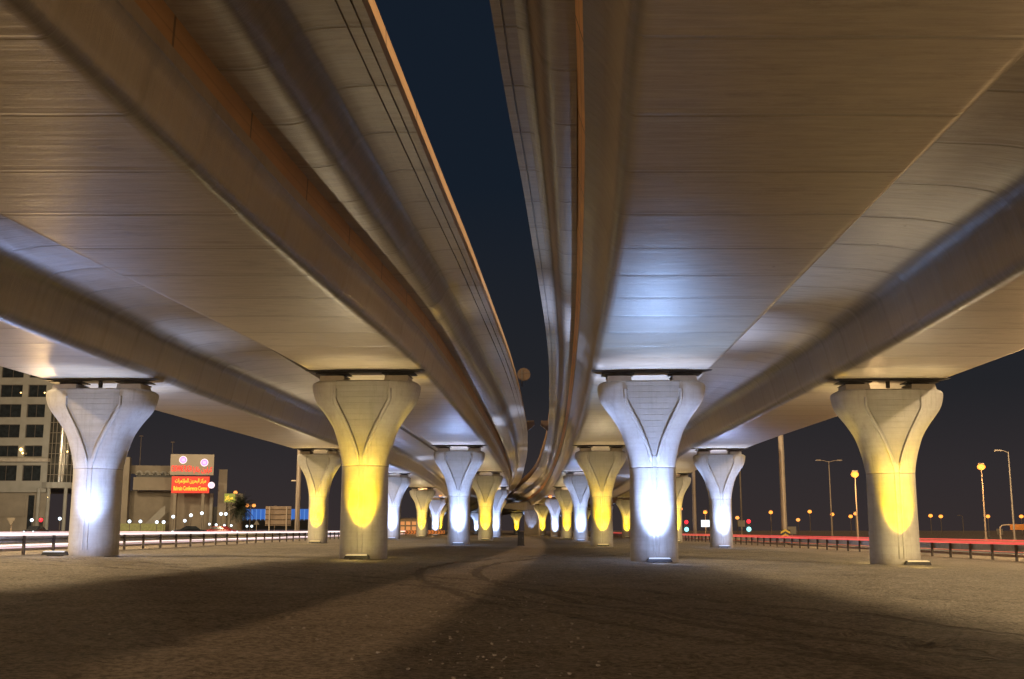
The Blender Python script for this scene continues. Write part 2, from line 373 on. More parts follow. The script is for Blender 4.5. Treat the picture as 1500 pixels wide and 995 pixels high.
ZS = [-16 + i * 2.0 for i in range(70)] + [124 + i * 4.0 for i in range(77)]
def trace(pts, off):
    out = []
    for x, y in pts:
        Z, X = level(x, y, lambda z: hin(z) + off)
        if not out or Z > out[-1][0] + 2: out.append((Z, X))
    return out
# survey of the two raised centre decks (edges against the sky slit and against the inner decks)
CLR = trace([(530, 0), (649, 287), (700, 408), (752, 544), (769, 610), (773, 640), (770, 677), (758, 711)], 2.6)
CLL = trace([(213, 0), (500, 337), (589, 440), (642, 511), (697, 584), (731, 638), (742, 672), (744, 696)], 1.8)
CRL = trace([(717, 0), (740, 138), (771, 304), (801, 497), (804.5, 560), (803, 625), (796, 661), (783, 692), (764, 711), (736, 732)], 2.6)
CRR = trace([(845, 0), (845, 276), (843.5, 480), (837, 570), (827, 630), (822, 661), (806, 705)], 1.8)
CLR.append((300, CLR[-1][1] - 4.5)); CLR.append((430, CLR[-1][1] - 18))
CLL.append((300, CLR[-2][1] - 3.2)); CLL.append((430, CLR[-1][1] - 3.2))
CRR.append((330, lerp(330, CRL) + 3.6)); CRL.append((430, CRL[-1][1] - 17)); CRR.append((430, CRL[-1][1] + 3.6))

def sweep(name, rings, us, mat, parent, closed=True, sharp=40):
    """rings: list over stations of [(X, z)] ; station list ZS"""
    bm = bmesh.new(); uvl = bm.loops.layers.uv.new('UVMap')
    V = []
    for Z, r in zip(ZS, rings):
        V.append([bm.verts.new((x, Z, z)) for x, z in r])
    n = len(rings[0]); rng = n if closed else n - 1
    for i in range(len(ZS) - 1):
        for k in range(rng):
            k2 = (k + 1) % n
            f = bm.faces.new((V[i][k], V[i][k2], V[i + 1][k2], V[i + 1][k]))
            u0 = us[i][k]; u1 = us[i][k2] if k2 else us[i][k] + 1
            w0 = us[i + 1][k]; w1 = us[i + 1][k2] if k2 else us[i + 1][k] + 1
            for lp, uv in zip(f.loops, ((u0, ZS[i]), (u1, ZS[i]), (w1, ZS[i + 1]), (w0, ZS[i + 1]))):
                lp[uvl].uv = uv
    if closed:
        bm.faces.new(V[0][::-1]); bm.faces.new(V[-1])
    bmesh.ops.recalc_face_normals(bm, faces=bm.faces)
    return link(name, bm, mat, parent, True, sharp)
def lens(r):
    s = [0.0]
    for a, b_ in zip(r, r[1:]): s.append(s[-1] + math.hypot(b_[0] - a[0], b_[1] - a[1]))
    return s
def fillet(pts, k=3):
    """round an open profile by corner cutting"""
    for _ in range(k):
        q = [pts[0]]
        for a, b_ in zip(pts, pts[1:]):
            q.append((a[0] * .75 + b_[0] * .25, a[1] * .75 + b_[1] * .25)); q.append((a[0] * .25 + b_[0] * .75, a[1] * .25 + b_[1] * .75))
        q.append(pts[-1]); pts = q
    return pts
def build_deck(name, label, prof, parapets, seedv):
    root = empty(name); tag(root, label, 'bridge deck')
    rings = [prof(Z) for Z in ZS]
    us = [[s + seedv for s in lens(r)] for r in rings]
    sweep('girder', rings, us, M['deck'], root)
    for pf in parapets:
        pr = [pf(Z) for Z in ZS]
        sweep('parapet', pr, [lens(r) for r in pr], M['parapet' if 'raised' in label else 'parapet_lit'], root)  # lower decks get the brighter copy, lamp light put into its colour
    return root
def para(X, z, s, t=0.22, h=0.95, lean=0.0):
    """parapet ring: outer face at X, s=+1 outside is +x"""
    return [(X, z), (X - s * t, z), (X + s * (lean - t * 0.75), z + h), (X + s * (lean - 0.03), z + h)]

FL = {'IL': .27, 'IR': .55, 'OL': .5, 'OR': .5}
def prof_main(path, hf, left, right):
    """left / right : 'edge' (short curved side) or a function giving the X where the wing ends"""
    def side(Z, s, kind):
        c = lerp(Z, PATH[path]); w = half(Z)
        if kind == 'edge':
            return fillet([(c + s * (w - 0.5), 0), (c + s * (w - 0.02), 0.0), (c + s * (w + .10), .45), (c + s * (w + FL[path] * .5), .78), (c + s * (w + FL[path] - .02), 1.0)], 2) + [(c + s * (w + FL[path]), 1.02), (c + s * (w + FL[path]), 1.27)]
        X = kind(Z)
        return fillet([(c + s * (w - 0.55), 0), (c + s * (w + .05), 0.0), (c + s * (w + .22), .75), (c + s * (w + .45), 1.55), (c + s * (w + 1.5), 1.72), (c + s * (w + 1.9), 1.74)], 3) + [(X, 1.80), (X, 2.1)]
    def f(Z):
        z0 = hf(Z) + CAMZ
        lft = side(Z, -1, left); rgt = side(Z, 1, right)
        r = lft[::-1] + rgt
        return [(x, z0 + h) for x, h in r]
    return f
def midL(Z): return 0.5 * (lerp(Z, PATH['IL']) + lerp(Z, PATH['OL']))
def midR(Z): return 0.5 * (lerp(Z, PATH['IR']) + lerp(Z, PATH['OR']))
def edge_par(path, hf, s):
    return lambda Z: para(lerp(Z, PATH[path]) + s * (half(Z) + FL[path] - .03), hf(Z) + CAMZ + 1.272, s, .22, 1.25, .38 if path == 'IR' else .08)
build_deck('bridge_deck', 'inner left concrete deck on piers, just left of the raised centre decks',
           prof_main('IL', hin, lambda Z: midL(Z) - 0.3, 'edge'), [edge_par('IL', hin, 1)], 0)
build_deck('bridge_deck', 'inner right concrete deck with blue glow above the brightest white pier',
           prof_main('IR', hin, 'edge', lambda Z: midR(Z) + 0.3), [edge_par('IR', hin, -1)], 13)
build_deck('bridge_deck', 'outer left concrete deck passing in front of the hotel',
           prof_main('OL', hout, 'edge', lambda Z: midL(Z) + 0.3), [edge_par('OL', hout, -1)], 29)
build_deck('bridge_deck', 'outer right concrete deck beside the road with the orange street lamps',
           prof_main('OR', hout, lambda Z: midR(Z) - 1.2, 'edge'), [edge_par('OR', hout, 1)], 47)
def prof_centre(fa, fb, s):
    """fa: bottom corner line (h 1.8), fb: wing tip line (h 2.6); s = +1 when the wing tip is on the +x side"""
    def f(Z):
        z0 = hin(Z) + CAMZ
        a = lerp(Z, fa); b_ = lerp(Z, fb); W = b_ - a
        lo = [(a, 3.0), (a, 1.8)]
        g = 0.04
        body = fillet([(a, 1.8), (a + .30 * W, 1.80), (a + .44 * W, 1.95), (a + .54 * W, 2.48), (a + .64 * W, 2.56), (a + .72 * W, 2.585)], 3)
        tip = []
        for d in (0.42, 0.17):
            tip += [(b_ - s * (d + .03), 2.6), (b_ - s * (d + .024), 2.6 + g), (b_ - s * d, 2.6 + g), (b_ - s * (d - .006), 2.6)]
        tip += [(b_, 2.6), (b_, 2.85)]
        return [(x, z0 + h) for x, h in [lo[0]] + body + tip]
    return f
build_deck('bridge_deck', 'raised centre deck on the left side of the sky gap with broad sodium-tinted parapet',
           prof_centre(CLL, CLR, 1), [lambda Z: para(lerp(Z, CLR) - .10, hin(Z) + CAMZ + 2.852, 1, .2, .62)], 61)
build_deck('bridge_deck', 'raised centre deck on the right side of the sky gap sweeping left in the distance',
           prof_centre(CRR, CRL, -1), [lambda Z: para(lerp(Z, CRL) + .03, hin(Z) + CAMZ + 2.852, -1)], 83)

# ------------------------------------------------------------------ piers
HW = [(0, .88), (3.2, .86), (3.6, .87), (4.02, .93), (4.48, 1.04), (4.95, 1.20), (5.41, 1.47), (5.88, 1.81), (6.11, 1.93), (6.34, 2.0), (6.57, 2.03), (6.68, 1.99), (6.75, 1.86)]
def hw(z): return lerp(z, HW)
def hd(z): return 0.87 if z < 3.5 else 0.87 + 0.10 * min(1, (z - 3.5) / 2.5)
def front(x, z):
    """y of the front face (towards -y) at local x"""
    a = hw(z); d = hd(z); n = 2.25 + 1.3 * min(1, max(0, (z - 3.4) / 2.6))
    t = min(0.9999, abs(x) / a)
    return -d * (1 - t ** n) ** (1 / n)
def make_column_mesh():
    bm = bmesh.new()
    zs = [0, .4, .9, 1.4, 2, 2.6, 3.1, 3.4] + [3.5 + i * .1 for i in range(31)] + [6.54, 6.6, 6.65, 6.7, 6.73, 6.75]
    NA = 72; rings = []
    for z in zs:
        a = hw(z); d = hd(z) - (0.06 if z > 6.72 else 0.0); n = 2.25 + 1.3 * min(1, max(0, (z - 3.4) / 2.6)); r = []
        for k in range(NA):
            t = 2 * PI * k / NA; c, s = math.cos(t), math.sin(t)
            r.append(bm.verts.new((a * math.copysign(abs(c) ** (2 / n), c), d * math.copysign(abs(s) ** (2 / n), s), z)))
        rings.append(r)
    for a, b_ in zip(rings, rings[1:]):
        for k in range(NA): bm.faces.new((a[k], a[(k + 1) % NA], b_[(k + 1) % NA], b_[k]))
    bm.faces.new(rings[-1]); bm.faces.new(rings[0][::-1])
    return bm
def make_moulding():
    """raised Y shaped moulding: two arms run down the head, meet and go on down the shaft"""
    bm = bmesh.new()
    for sy in (-1, 1):
        for sx in (-1, 1):
            pl = [(1.02, 6.42), (1.02, 6.05), (.98, 5.9), (.78, 5.5), (.55, 5.05), (.36, 4.6), (.22, 4.2), (.13, 3.85), (.09, 3.5), (.085, 2.5), (.085, 1.5), (.085, .25)]
            pts = []
            for (x0, z0), (x1, z1) in zip(pl, pl[1:]):
                m = max(1, int(math.hypot(x1 - x0, z1 - z0) / .12))
                pts += [(x0 + (x1 - x0) * i / m, z0 + (z1 - z0) * i / m) for i in range(m)]
            pts.append(pl[-1])
            prev = None
            for i, (x, z) in enumerate(pts):
                a = pts[max(0, i - 1)]; b_ = pts[min(len(pts) - 1, i + 1)]
                dx, dz = b_[0] - a[0], b_[1] - a[1]; l = math.hypot(dx, dz); nx, nz = -dz / l, dx / l
                k = 0.5 if z < 3.7 else 1.0
                row = []
                for off, hgt in ((-.085, -.02), (-.045, .06), (.045, .06), (.085, -.02)):
                    px, pz = x + nx * off * k, z + nz * off * k
                    y = front(px, pz) - hgt * (0.45 if z < 3.7 else 1.0)
                    row.append(bm.verts.new((sx * px, y * (1 if sy < 0 else -1), pz)))
                if prev:
                    for q in range(3): bm.faces.new((prev[q], prev[q + 1], row[q + 1], row[q]))
                else: bm.faces.new(row)
                prev = row
            bm.faces.new(prev[::-1])
    bmesh.ops.recalc_face_normals(bm, faces=bm.faces)
    return bm
def make_pier(shear_key=False):
    root = empty('bridge_pier')
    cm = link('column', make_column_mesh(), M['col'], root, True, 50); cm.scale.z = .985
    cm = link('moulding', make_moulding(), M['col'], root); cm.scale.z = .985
    for sx in (-1, 1):
        b = bmesh.new(); box(b, (sx * 1.22, -.1, 6.745), (0.92, 1.2, .22), taper=.94)
        link('bearing_pedestal', b, M['kerb'], root)
        b = bmesh.new()
        tube(b, [(sx * 1.22, -.1, 6.86), (sx * 1.22, -.1, 6.95)], .40, 24)
        box(b, (sx * 1.26, -.1, 6.968), (1.22, .9, .035)); box(b, (sx * 1.22, 0, 6.872), (.95, .95, .03))
        link('bearing', b, M['steel_dark'], root)
    b = bmesh.new()
    n = 24; up = []; lo = []
    for yy in (-.66, -.30):
        u, l_ = [], []
        for i in range(n + 1):
            x = -2.26 + 4.52 * i / n; t = min(1, (1 - abs(x) / 2.26) * 4.5)
            u.append(b.verts.new((x, yy, 7.08))); l_.append(b.verts.new((x, yy, 7.072 - .062 * math.sin(t * PI / 2))))
        up.append(u); lo.append(l_)
    for i in range(n):
        b.faces.new((lo[0][i], lo[0][i + 1], up[0][i + 1], up[0][i])); b.faces.new((lo[1][i + 1], lo[1][i], up[1][i], up[1][i + 1]))
        b.faces.new((lo[0][i + 1], lo[0][i], lo[1][i], lo[1][i + 1])); b.faces.new((up[0][i], up[0][i + 1], up[1][i + 1], up[1][i]))
    b.faces.new((up[0][0], up[1][0], lo[1][0], lo[0][0])); b.faces.new((up[0][-1], lo[0][-1], lo[1][-1], up[1][-1]))
    link('sole_plate', b, M['steel_dark'], root, True, 30)
    if shear_key:
        b = bmesh.new(); tube(b, [(0, -.3, 6.75), (0, -.3, 7.0)], .08, 12); link('shear_pin', b, M['steel_dark'], root)
    return root
def make_floodlight(m):
    root = empty('floodlight')
    b = bmesh.new(); box(b, (0, .03, .10), (.92, .26, .14), taper=.86); box(b, (0, .05, .02), (.5, .3, .04))
    link('housing', b, M['steel_dark'], root)
    b = bmesh.new(); box(b, (0, -.085, .155), (.78, .05, .03)); box(b, (0, .02, .182), (.72, .12, .012))
    link('lamp_glass', b, m, root)
    return root

ORD = ['first', 'second', 'third', 'fourth', 'fifth', 'sixth', 'seventh', 'eighth']
DN = {'IL': 'inner left deck', 'IR': 'inner right deck', 'OL': 'outer left deck', 'OR': 'outer right deck'}
ROWS = [42.3 * k for k in range(1, 9)]
WSC = {('OL', 1): .82, ('OL', 2): .95}
piers = {False: None, True: None}; floods = {'white': None, 'yellow': None}
def point(loc, col, power, size=.2):
    l = bpy.data.lights.new('lamp_fill_light', 'POINT'); l.color = col; l.energy = power; l.shadow_soft_size = size
    o = bpy.data.objects.new('lamp_fill_light', l); C.objects.link(o); o.location = loc; return o
WHITE = (0.40, 0.54, 1.0); YEL = (1.0, 0.62, 0.0)
def spot(loc, target, col, power, ang, blend, size=.08):
    l = bpy.data.lights.new('pier_floodlight', 'SPOT'); l.color = col; l.energy = power
    l.spot_size = R(ang); l.spot_blend = blend; l.shadow_soft_size = size
    o = bpy.data.objects.new('floodlight_beam', l); C.objects.link(o); o.location = loc
    o.rotation_euler = (Vector(target) - Vector(loc)).to_track_quat('-Z', 'Y').to_euler()
    return o
for key in ('IL', 'IR', 'OL', 'OR'):
    hf = hin if key[0] == 'I' else hout
    for r, Z in enumerate(ROWS):
        if key == 'OR' and r == 6: pass
        X = lerp(Z, PATH[key]); g = gz(X)
        first_yellow = key in ('IL', 'OR')
        colr = 'yellow' if (r % 2 == 0) == first_yellow else 'white'
        sk = (r == 0 and key[0] == 'O')
        if piers[sk] is None: p = piers[sk] = make_pier(sk)
        else: p = copy_tree(piers[sk])
        ang = -math.atan((lerp(Z + 4, PATH[key]) - lerp(Z - 4, PATH[key])) / 8)
        top = hf(Z) + CAMZ - g + .001
        p.location = (X, Z, g - .004); p.rotation_euler = (0, 0, ang)
        ws = WSC.get((key, r), 1.0 if r == 0 else .95)
        p.scale = (ws, 1, top / 7.08)
        tag(p, f'flared concrete pier washed in {colr} light, {ORD[r]} in line under the {DN[key]}', 'bridge pier', f'concrete piers under the {DN[key]}')
        # floodlights on the ground before and behind the shaft
        for side in (-1, 1):
            if side == 1 and r > 3: continue
            if floods[colr] is None: fl = floods[colr] = make_floodlight(M['led_bar'] if colr == 'white' else M['led_bar_y'])
            else: fl = copy_tree(floods[colr])
            fx = X + (0 if r else {'IL': -.1, 'IR': .05, 'OL': -1.0, 'OR': .45}[key]) * (side == -1)
            fy = Z + side * 1.08
            fl.location = (fx, fy, gz(fx)); fl.rotation_euler = (0, 0, ang + (PI if side == 1 else 0))
            tag(fl, f'low {colr} floodlight bar {"in front of" if side < 0 else "behind"} the {ORD[r]} pier of the {DN[key]}', 'floodlight', 'floodlights at the pier feet')
            if side == 1 and r > 4: continue
            k = 1.0 + 0.12 * r
            lc = WHITE if colr == 'white' else (1.0, .80, .52)
            if r < 4:
                spot((X, Z + side * 2.6, g + .25), (X, Z + side * 2.3, 7), (.72, .80, 1.0) if colr == 'white' else (1.0, .84, .58), 2400 if colr == 'white' else 1500, 46, 1.0)
                point((X, Z + side * 2.3, g + .7), WHITE if colr == 'white' else (1.0, .70, .18), 45 if colr == 'white' else 32, .1)
                spot((X, Z + side * 2.2, g + .25), (X, Z + side * 8, 7), ((.36, .56, 1.0) if (key, r) == ('IR', 0) else lc), (({'IR': 5200, 'OL': 1800}.get(key, 2800) if r == 0 else 2600) if colr == 'white' else 1300) * k, 66 if (key, r) == ('IR', 0) else 80, 1.0)
            ox, oy = (X - (X * .018 if r == 0 and side < 0 else 0), Z + side * 1.85)
            if r < 4: spot((ox, Z + side * 3.0, g + .3), (X, Z + side * .8, g + 1.0), WHITE if colr == 'white' else (1.0, .78, .35), 260 if colr == 'white' else 120, 64, 1.0, .3)
            if colr == 'white':
                spot((ox, oy, gz(ox) + .25), (X, Z + side * .8, g + 2.7), WHITE, (330 if (key, r) == ('OL', 0) else 1500 if r else 2300) * k, 72, 1.0)
                spot((ox, oy, gz(ox) + .25), (X, Z + side * .9, g + 6.6), WHITE, (2600 if (key, r) == ('OL', 0) else 4600) * k, 80, 1.0)
            else:
                spot((ox, oy, gz(ox) + .25), (X, Z + side * .8, g + 2.3), YEL, 3600 * k, 40, .7)
                spot((ox, oy, gz(ox) + .25), (X, Z + side * .9, g + 4.6), (1.0, .74, .22), 420 * k, 84, 1.0)
                spot((ox, oy - side * -.5, gz(ox) + .25), (X, Z + side * 1.2, g + 7.2), (1.0, .78, .36), 1050 * k, 58, 1.0)

# ------------------------------------------------------------------ the crossing pier far off
cp = empty('crossing_pier', (4.6, 268, gz(4.6))); tag(cp, 'wide rectangular grey pier with white glow and skewed hammerhead beam, far in the middle', 'bridge pier')
b = bmesh.new(); box(b, (0, 0, 2.85), (3.3, 1.6, 5.7)); link('pier_wall', b, M['col'], cp)
b = bmesh.new()
prof = [(-7.5, 6.4), (-7.5, 7.2), (3.5, 8.2), (3.8, 8.0), (3.8, 6.6), (1.8, 5.75), (-1.9, 5.75)]
f0 = [b.verts.new((x - .3, -1.3, z)) for x, z in prof]; f1 = [b.verts.new((x + .3, 1.3, z)) for x, z in prof]
b.faces.new(f0); b.faces.new(f1[::-1])
for i in range(len(prof)): b.faces.new((f0[i], f1[i], f1[(i + 1) % len(prof)], f0[(i + 1) % len(prof)]))
bmesh.ops.recalc_face_normals(b, faces=b.faces)
link('hammerhead_beam', b, M['col'], cp)
spot((4.6, 265.4, .25), (4.6, 267, 3.0), WHITE, 900, 50, .7)

# ------------------------------------------------------------------ ground, roads
from mathutils import noise as mn
bm = bmesh.new()
xs = [-1500, -600, -300, -150, -90, -60, -40, -30, -22] + [-17 + i * .13 for i in range(262)] + [22, 30, 40, 60, 90, 150, 300, 600, 1500]
ys = [-40, -20, -10, -5, 0, 3]; y_ = 5.0
while y_ < 95: ys.append(y_); y_ += .075 + max(0, y_ - 7) * .011
ys += [100, 120, 150, 200, 260, 340, 500, 900, 1800, 3500]
def relief(x, y):
    if abs(x) > 17.2 or y < 4 or y > 95: return 0.0
    k = min(1, (17.2 - abs(x)) / 2) * min(1, (95 - y) / 20)
    v = mn.noise(Vector((x * .35, y * .35, 0))) * .030 + mn.noise(Vector((x * 1.3, y * 1.3, 3))) * .016
    v += abs(mn.noise(Vector((x * 3.1, y * 3.1, 7)))) * -.016 + mn.noise(Vector((x * 7, y * 7, 9))) * .008
    q = mn.noise(Vector((x * 2.2 + 5, y * 2.2, 21)))
    if q > .33: v -= (q - .33) * .07
    return v * k * 1.7
G = [[bm.verts.new((x, y, gz(x) + relief(x, y))) for x in xs] for y in ys]
for j in range(len(ys) - 1):
    for i in range(len(xs) - 1): bm.faces.new((G[j][i], G[j][i + 1], G[j + 1][i + 1], G[j + 1][i]))
o = link('ground', bm, M['ground'], None, True); tag(o, kind='structure')
def strip(name, x0, x1, y0, y1, dz, mat, th=0.0):
    b = bmesh.new(); n = 40
    vs = [[b.verts.new((x, y0 + (y1 - y0) * i / n, gz(x) + dz)) for x in (x0, x1)] for i in range(n + 1)]
    for i in range(n): b.faces.new((vs[i][0], vs[i][1], vs[i + 1][1], vs[i + 1][0]))
    return link(name, b, mat)
tag(strip('road_left', -38, -21.4, -20, 330, .012, M['asphalt']), kind='structure')
tag(strip('road_right', 25.6, 44, -20, 420, .012, M['asphalt']), kind='structure')
def kerb(name, x, y0, y1):
    b = bmesh.new(); box(b, (x, (y0 + y1) / 2, gz(x) + .065), (.22, y1 - y0, .15)); return tag(link(name, b, M['kerb']), kind='structure')
kerb('kerb_left', -21.3, -20, 330); kerb('kerb_right', 25.5, -20, 420)
for nm, x in (('road_marking_left', -21.8), ('road_marking_right', 26.1)):
    tag(strip(nm, x - .08, x + .08, -20, 320, .016, M['mark']), kind='structure')
bm = bmesh.new()
for i in range(30):
    for x in (-26.5, -32, 31.5, 37.5):
        y = 20 + i * 9
        v = [bm.verts.new((x + a, y + c, gz(x) + .016)) for a, c in ((-.07, 0), (.07, 0), (.07, 3), (-.07, 3))]; bm.faces.new(v)
tag(link('road_lane_markings', bm, M['mark']), kind='structure')

# scattered stones
bm = bmesh.new()
for i in range(2400):
    y = 6 + 30 * random.random() ** 1.6
    x = random.gauss(-0.3, 0.9) if random.random() < .6 else random.uniform(-1, 1) * (y * .5 + 1)
    s = .004 + .017 * random.random() ** 5
    c = Vector((x, y, gz(x) + s * .4))
    ret = bmesh.ops.create_icosphere(bm, subdivisions=1, radius=s, matrix=Matrix.Translation(c) @ Matrix.Rotation(random.random() * 6, 4, 'Z') @ Matrix.Diagonal((1, .8 + .4 * random.random(), .55, 1)))
    for v in ret['verts']: v.co += Vector((random.uniform(-1, 1), random.uniform(-1, 1), random.uniform(-.5, .5))) * s * .22
tag(link('gravel', bm, M['stone']), 'loose pale stones scattered on the sand', 'gravel', kind='stuff')

# ------------------------------------------------------------------ guardrails
def guardrail(label, X, y0, y1, step, strips, mats):
    root = empty('guardrail', (X, y0, gz(X))); tag(root, label, 'guardrail')
    ln = y1 - y0
    b = bmesh.new()
    prof = [(0, .42), (.05, .46), (.05, .51), (0, .555), (.05, .60), (.05, .65), (0, .70), (-.012, .70), (-.012, .42)]
    a = [b.verts.new((x, 0, z)) for x, z in prof]; c = [b.verts.new((x, ln, z)) for x, z in prof]
    for i in range(len(prof)): b.faces.new((a[i], a[(i + 1) % 9], c[(i + 1) % 9], c[i]))
    b.faces.new(a[::-1]); b.faces.new(c)
    bmesh.ops.recalc_face_normals(b, faces=b.faces)
    link('rail_beam', b, M['galv'], root)
    s = 1 if X < 0 else -1
    for mi, xo, z, h in strips:
        b = bmesh.new(); box(b, (-s * xo, ln / 2, z), (.04, ln, h)); link('trail_strip', b, mats[mi], root)  # glowing strips added in place of passing cars' light trails
    b = bmesh.new(); box(b, (s * .07, 0, .35), (.09, .10, .72)); pm = link('post', b, M['post'], root)
    n = int(ln / step)
    for i in range(1, min(n + 1, 99)):
        q = pm.copy(); C.objects.link(q); q.parent = root; q.location = (0, i * step, 0)
    return root
guardrail('long guardrail with added white traffic-trail strips beside the road in front of the hotel', -18.3, 26, 200, 2.75, ((0, 0, .75, .09), (1, .15, .83, .03), (0, .2, .35, .05), (1, .15, .27, .06), (1, .17, .62, .03)), (M['strip_w'], M['strip_w2']))
guardrail('long guardrail with added red traffic-trail strips beside the road below the orange street lamps', 22.2, 30, 250, 2.5, ((0, 0, .76, .09), (1, .08, .84, .04), (0, .16, .90, .035), (1, .2, .55, .05), (1, .22, .38, .03)), (M['strip_r'], M['strip_r2']))

# ------------------------------------------------------------------ lamp posts
def point(loc, col, power, size=.2):
    l = bpy.data.lights.new('lamp_fill_light', 'POINT'); l.color = col; l.energy = power; l.shadow_soft_size = size
    o = bpy.data.objects.new('lamp_fill_light', l); C.objects.link(o); o.location = loc; return o
SOD = (1.0, .50, .17)
def street_lamp(px, top, Z, label, lit=True, arm=0, double=False, w=.09, light=0, mat=None, base_y=None):
    t = at(px, top, Z); g = gz(t.x); h = t.z - g
    root = empty('street_lamp', (t.x, Z, g)); tag(root, label, 'street lamp', 'street lamps')
    b = bmesh.new(); tube(b, [(0, 0, 0), (0, 0, h * .5), (0, 0, h)], [w * 1.3, w, w * .65], 10); box(b, (0, 0, .2), (w * 3.4, w * 3.4, .4))
    link('pole', b, M['mast'], root)
    heads = [(-1, arm), (1, arm)] if double else [(-1, arm)]
    for s, a in heads:
        b = bmesh.new()
        if a: tube(b, [(0, 0, h - .1), (s * a * .5, 0, h + .12), (s * a, 0, h + .15)], .05, 6)
        cx = s * a
        box(b, (cx, 0, h + .17), (.85, .34, .16), taper=.7)
        hd_ = link('lamp_head', b, M['mast'], root)
        if lit:
            b = bmesh.new(); r = max(.2, Z * (.0034 if Z < 200 else .0018)); ball(b, (cx, 0, h - r * .55), r, 12, .8); link('lamp_glass', b, mat or M['sodium'], hd_)
    if light: point((t.x, Z - 3.0, t.z - 2.5), SOD, light * .5)
    return root
street_lamp(1437, 681, 150, 'tall lit orange street lamp right of the last yellow pier, taller of two close together', light=3500)
street_lamp(1252, 692, 150, 'tall lit orange street lamp just left of the large yellow pier', light=3500)
street_lamp(1477, 662, 130, 'unlit street lamp with short arm at the right edge beyond the guardrail', False, 1.2)
street_lamp(1214, 676, 170, 'unlit double-arm street lamp between the mast with chevrons and the lit tall lamp', False, 1.6, True)
street_lamp(1447, 755, 240, 'short lit orange lamp standing beside the tall lit lamp at the right')
street_lamp(1410, 756, 270, 'small unlit post lamp between two lit lamps beyond the right road', False, .8)
street_lamp(1363, 754, 270, 'lit yellowish lamp immediately right of the large yellow pier, left of a pair')
street_lamp(1378, 755, 285, 'lit yellowish lamp immediately right of the large yellow pier, right of a pair')
street_lamp(1496, 755, 270, 'small lit lamp above the gantry sign at the right edge')
street_lamp(1219, 752, 260, 'small lit orange lamp at the foot of the double-arm lamp')
street_lamp(1246, 755, 280, 'small lit orange lamp, left one at the foot of the tall lit lamp')
street_lamp(1253, 751, 240, 'small lit orange lamp, right one at the foot of the tall lit lamp', mat=M['sodium_dim'])
street_lamp(1186, 748, 270, 'small lit orange lamp midway between mast and double-arm lamp')
street_lamp(1169, 760, 330, 'smallest lit orange lamp just right of the mast with chevrons', mat=M['sodium_dim'])
street_lamp(1129, 749, 240, 'lit orange lamp just left of the mast with chevrons')
street_lamp(1033, 749, 240, 'lit orange lamp left of the white outer right pier', light=1500)
street_lamp(1080, 757, 290, 'dim lit lamp just right of the second outer right pier', mat=M['sodium_dim'])
street_lamp(997, 744, 280, 'lit lamp seen beside the third outer right pier', mat=M['sodium_dim'])
street_lamp(403, 743, 230, 'lit orange lamp in front of the brown hoarding')
street_lamp(461, 755, 240, 'lit orange lamp behind the second outer left pier')
street_lamp(436, 706, 160, 'unlit lamp with short arm beside the dark mast left of the yellow pier', False, .5)
street_lamp(345, 720, 260, 'lit orange lamp above the palm tree', mat=M['sodium_dim'])
street_lamp(367, 739, 270, 'lit orange double lamp right of the palm tree', arm=.8, double=True, mat=M['sodium_dim'])
street_lamp(207, 640, 240, 'thin dark unlit pole behind the conference building', False)
street_lamp(253, 649, 240, 'thin dark unlit pole above the red sign', False)
def mast(px, Z, h, w, label, chevron=False):
    t = at(px, 777, Z); g = gz(t.x)
    root = empty('high_mast', (t.x, Z, g)); tag(root, label, 'mast')
    b = bmesh.new(); tube(b, [(0, 0, 0), (0, 0, h * .5), (0, 0, h)], [w * 1.15, w, w * .6], 14); link('pole', b, M['mast'], root)
    b = bmesh.new(); tube(b, [(0, 0, h - .6), (0, 0, h - .2)], .9, 12)
    for k in range(8): box(b, (1.3 * math.cos(k * PI / 4), 1.3 * math.sin(k * PI / 4), h - .5), (.5, .4, .3), k * PI / 4)
    link('lamp_ring', b, M['mast'], root)
    if chevron:
        b = bmesh.new(); box(b, (0, -w * 1.4, .75), (.9, .04, 1.3)); link('chevron_board', b, M['black'], root)
        b = bmesh.new()
        for z in (.35, .75, 1.15):
            for s in (-1, 1):
                v = [b.verts.new((s * x, -w * 1.4 - .024, z + q)) for x, q in ((0, .12), (.43, -.12), (.43, .06), (0, .3))]
                b.faces.new(v if s > 0 else v[::-1])
        link('chevron_stripes', b, M['yellowp'], root)
mast(1149, 105, 24, .24, 'thick high mast with black and yellow chevron board at its foot', True)
mast(1018, 170, 24, .26, 'high mast seen between the third and second outer right piers')
mast(1087, 230, 24, .15, 'thin far mast just right of the second outer right pier')
mast(435, 175, 22, .35, 'dark mast left of the yellow second outer left pier')

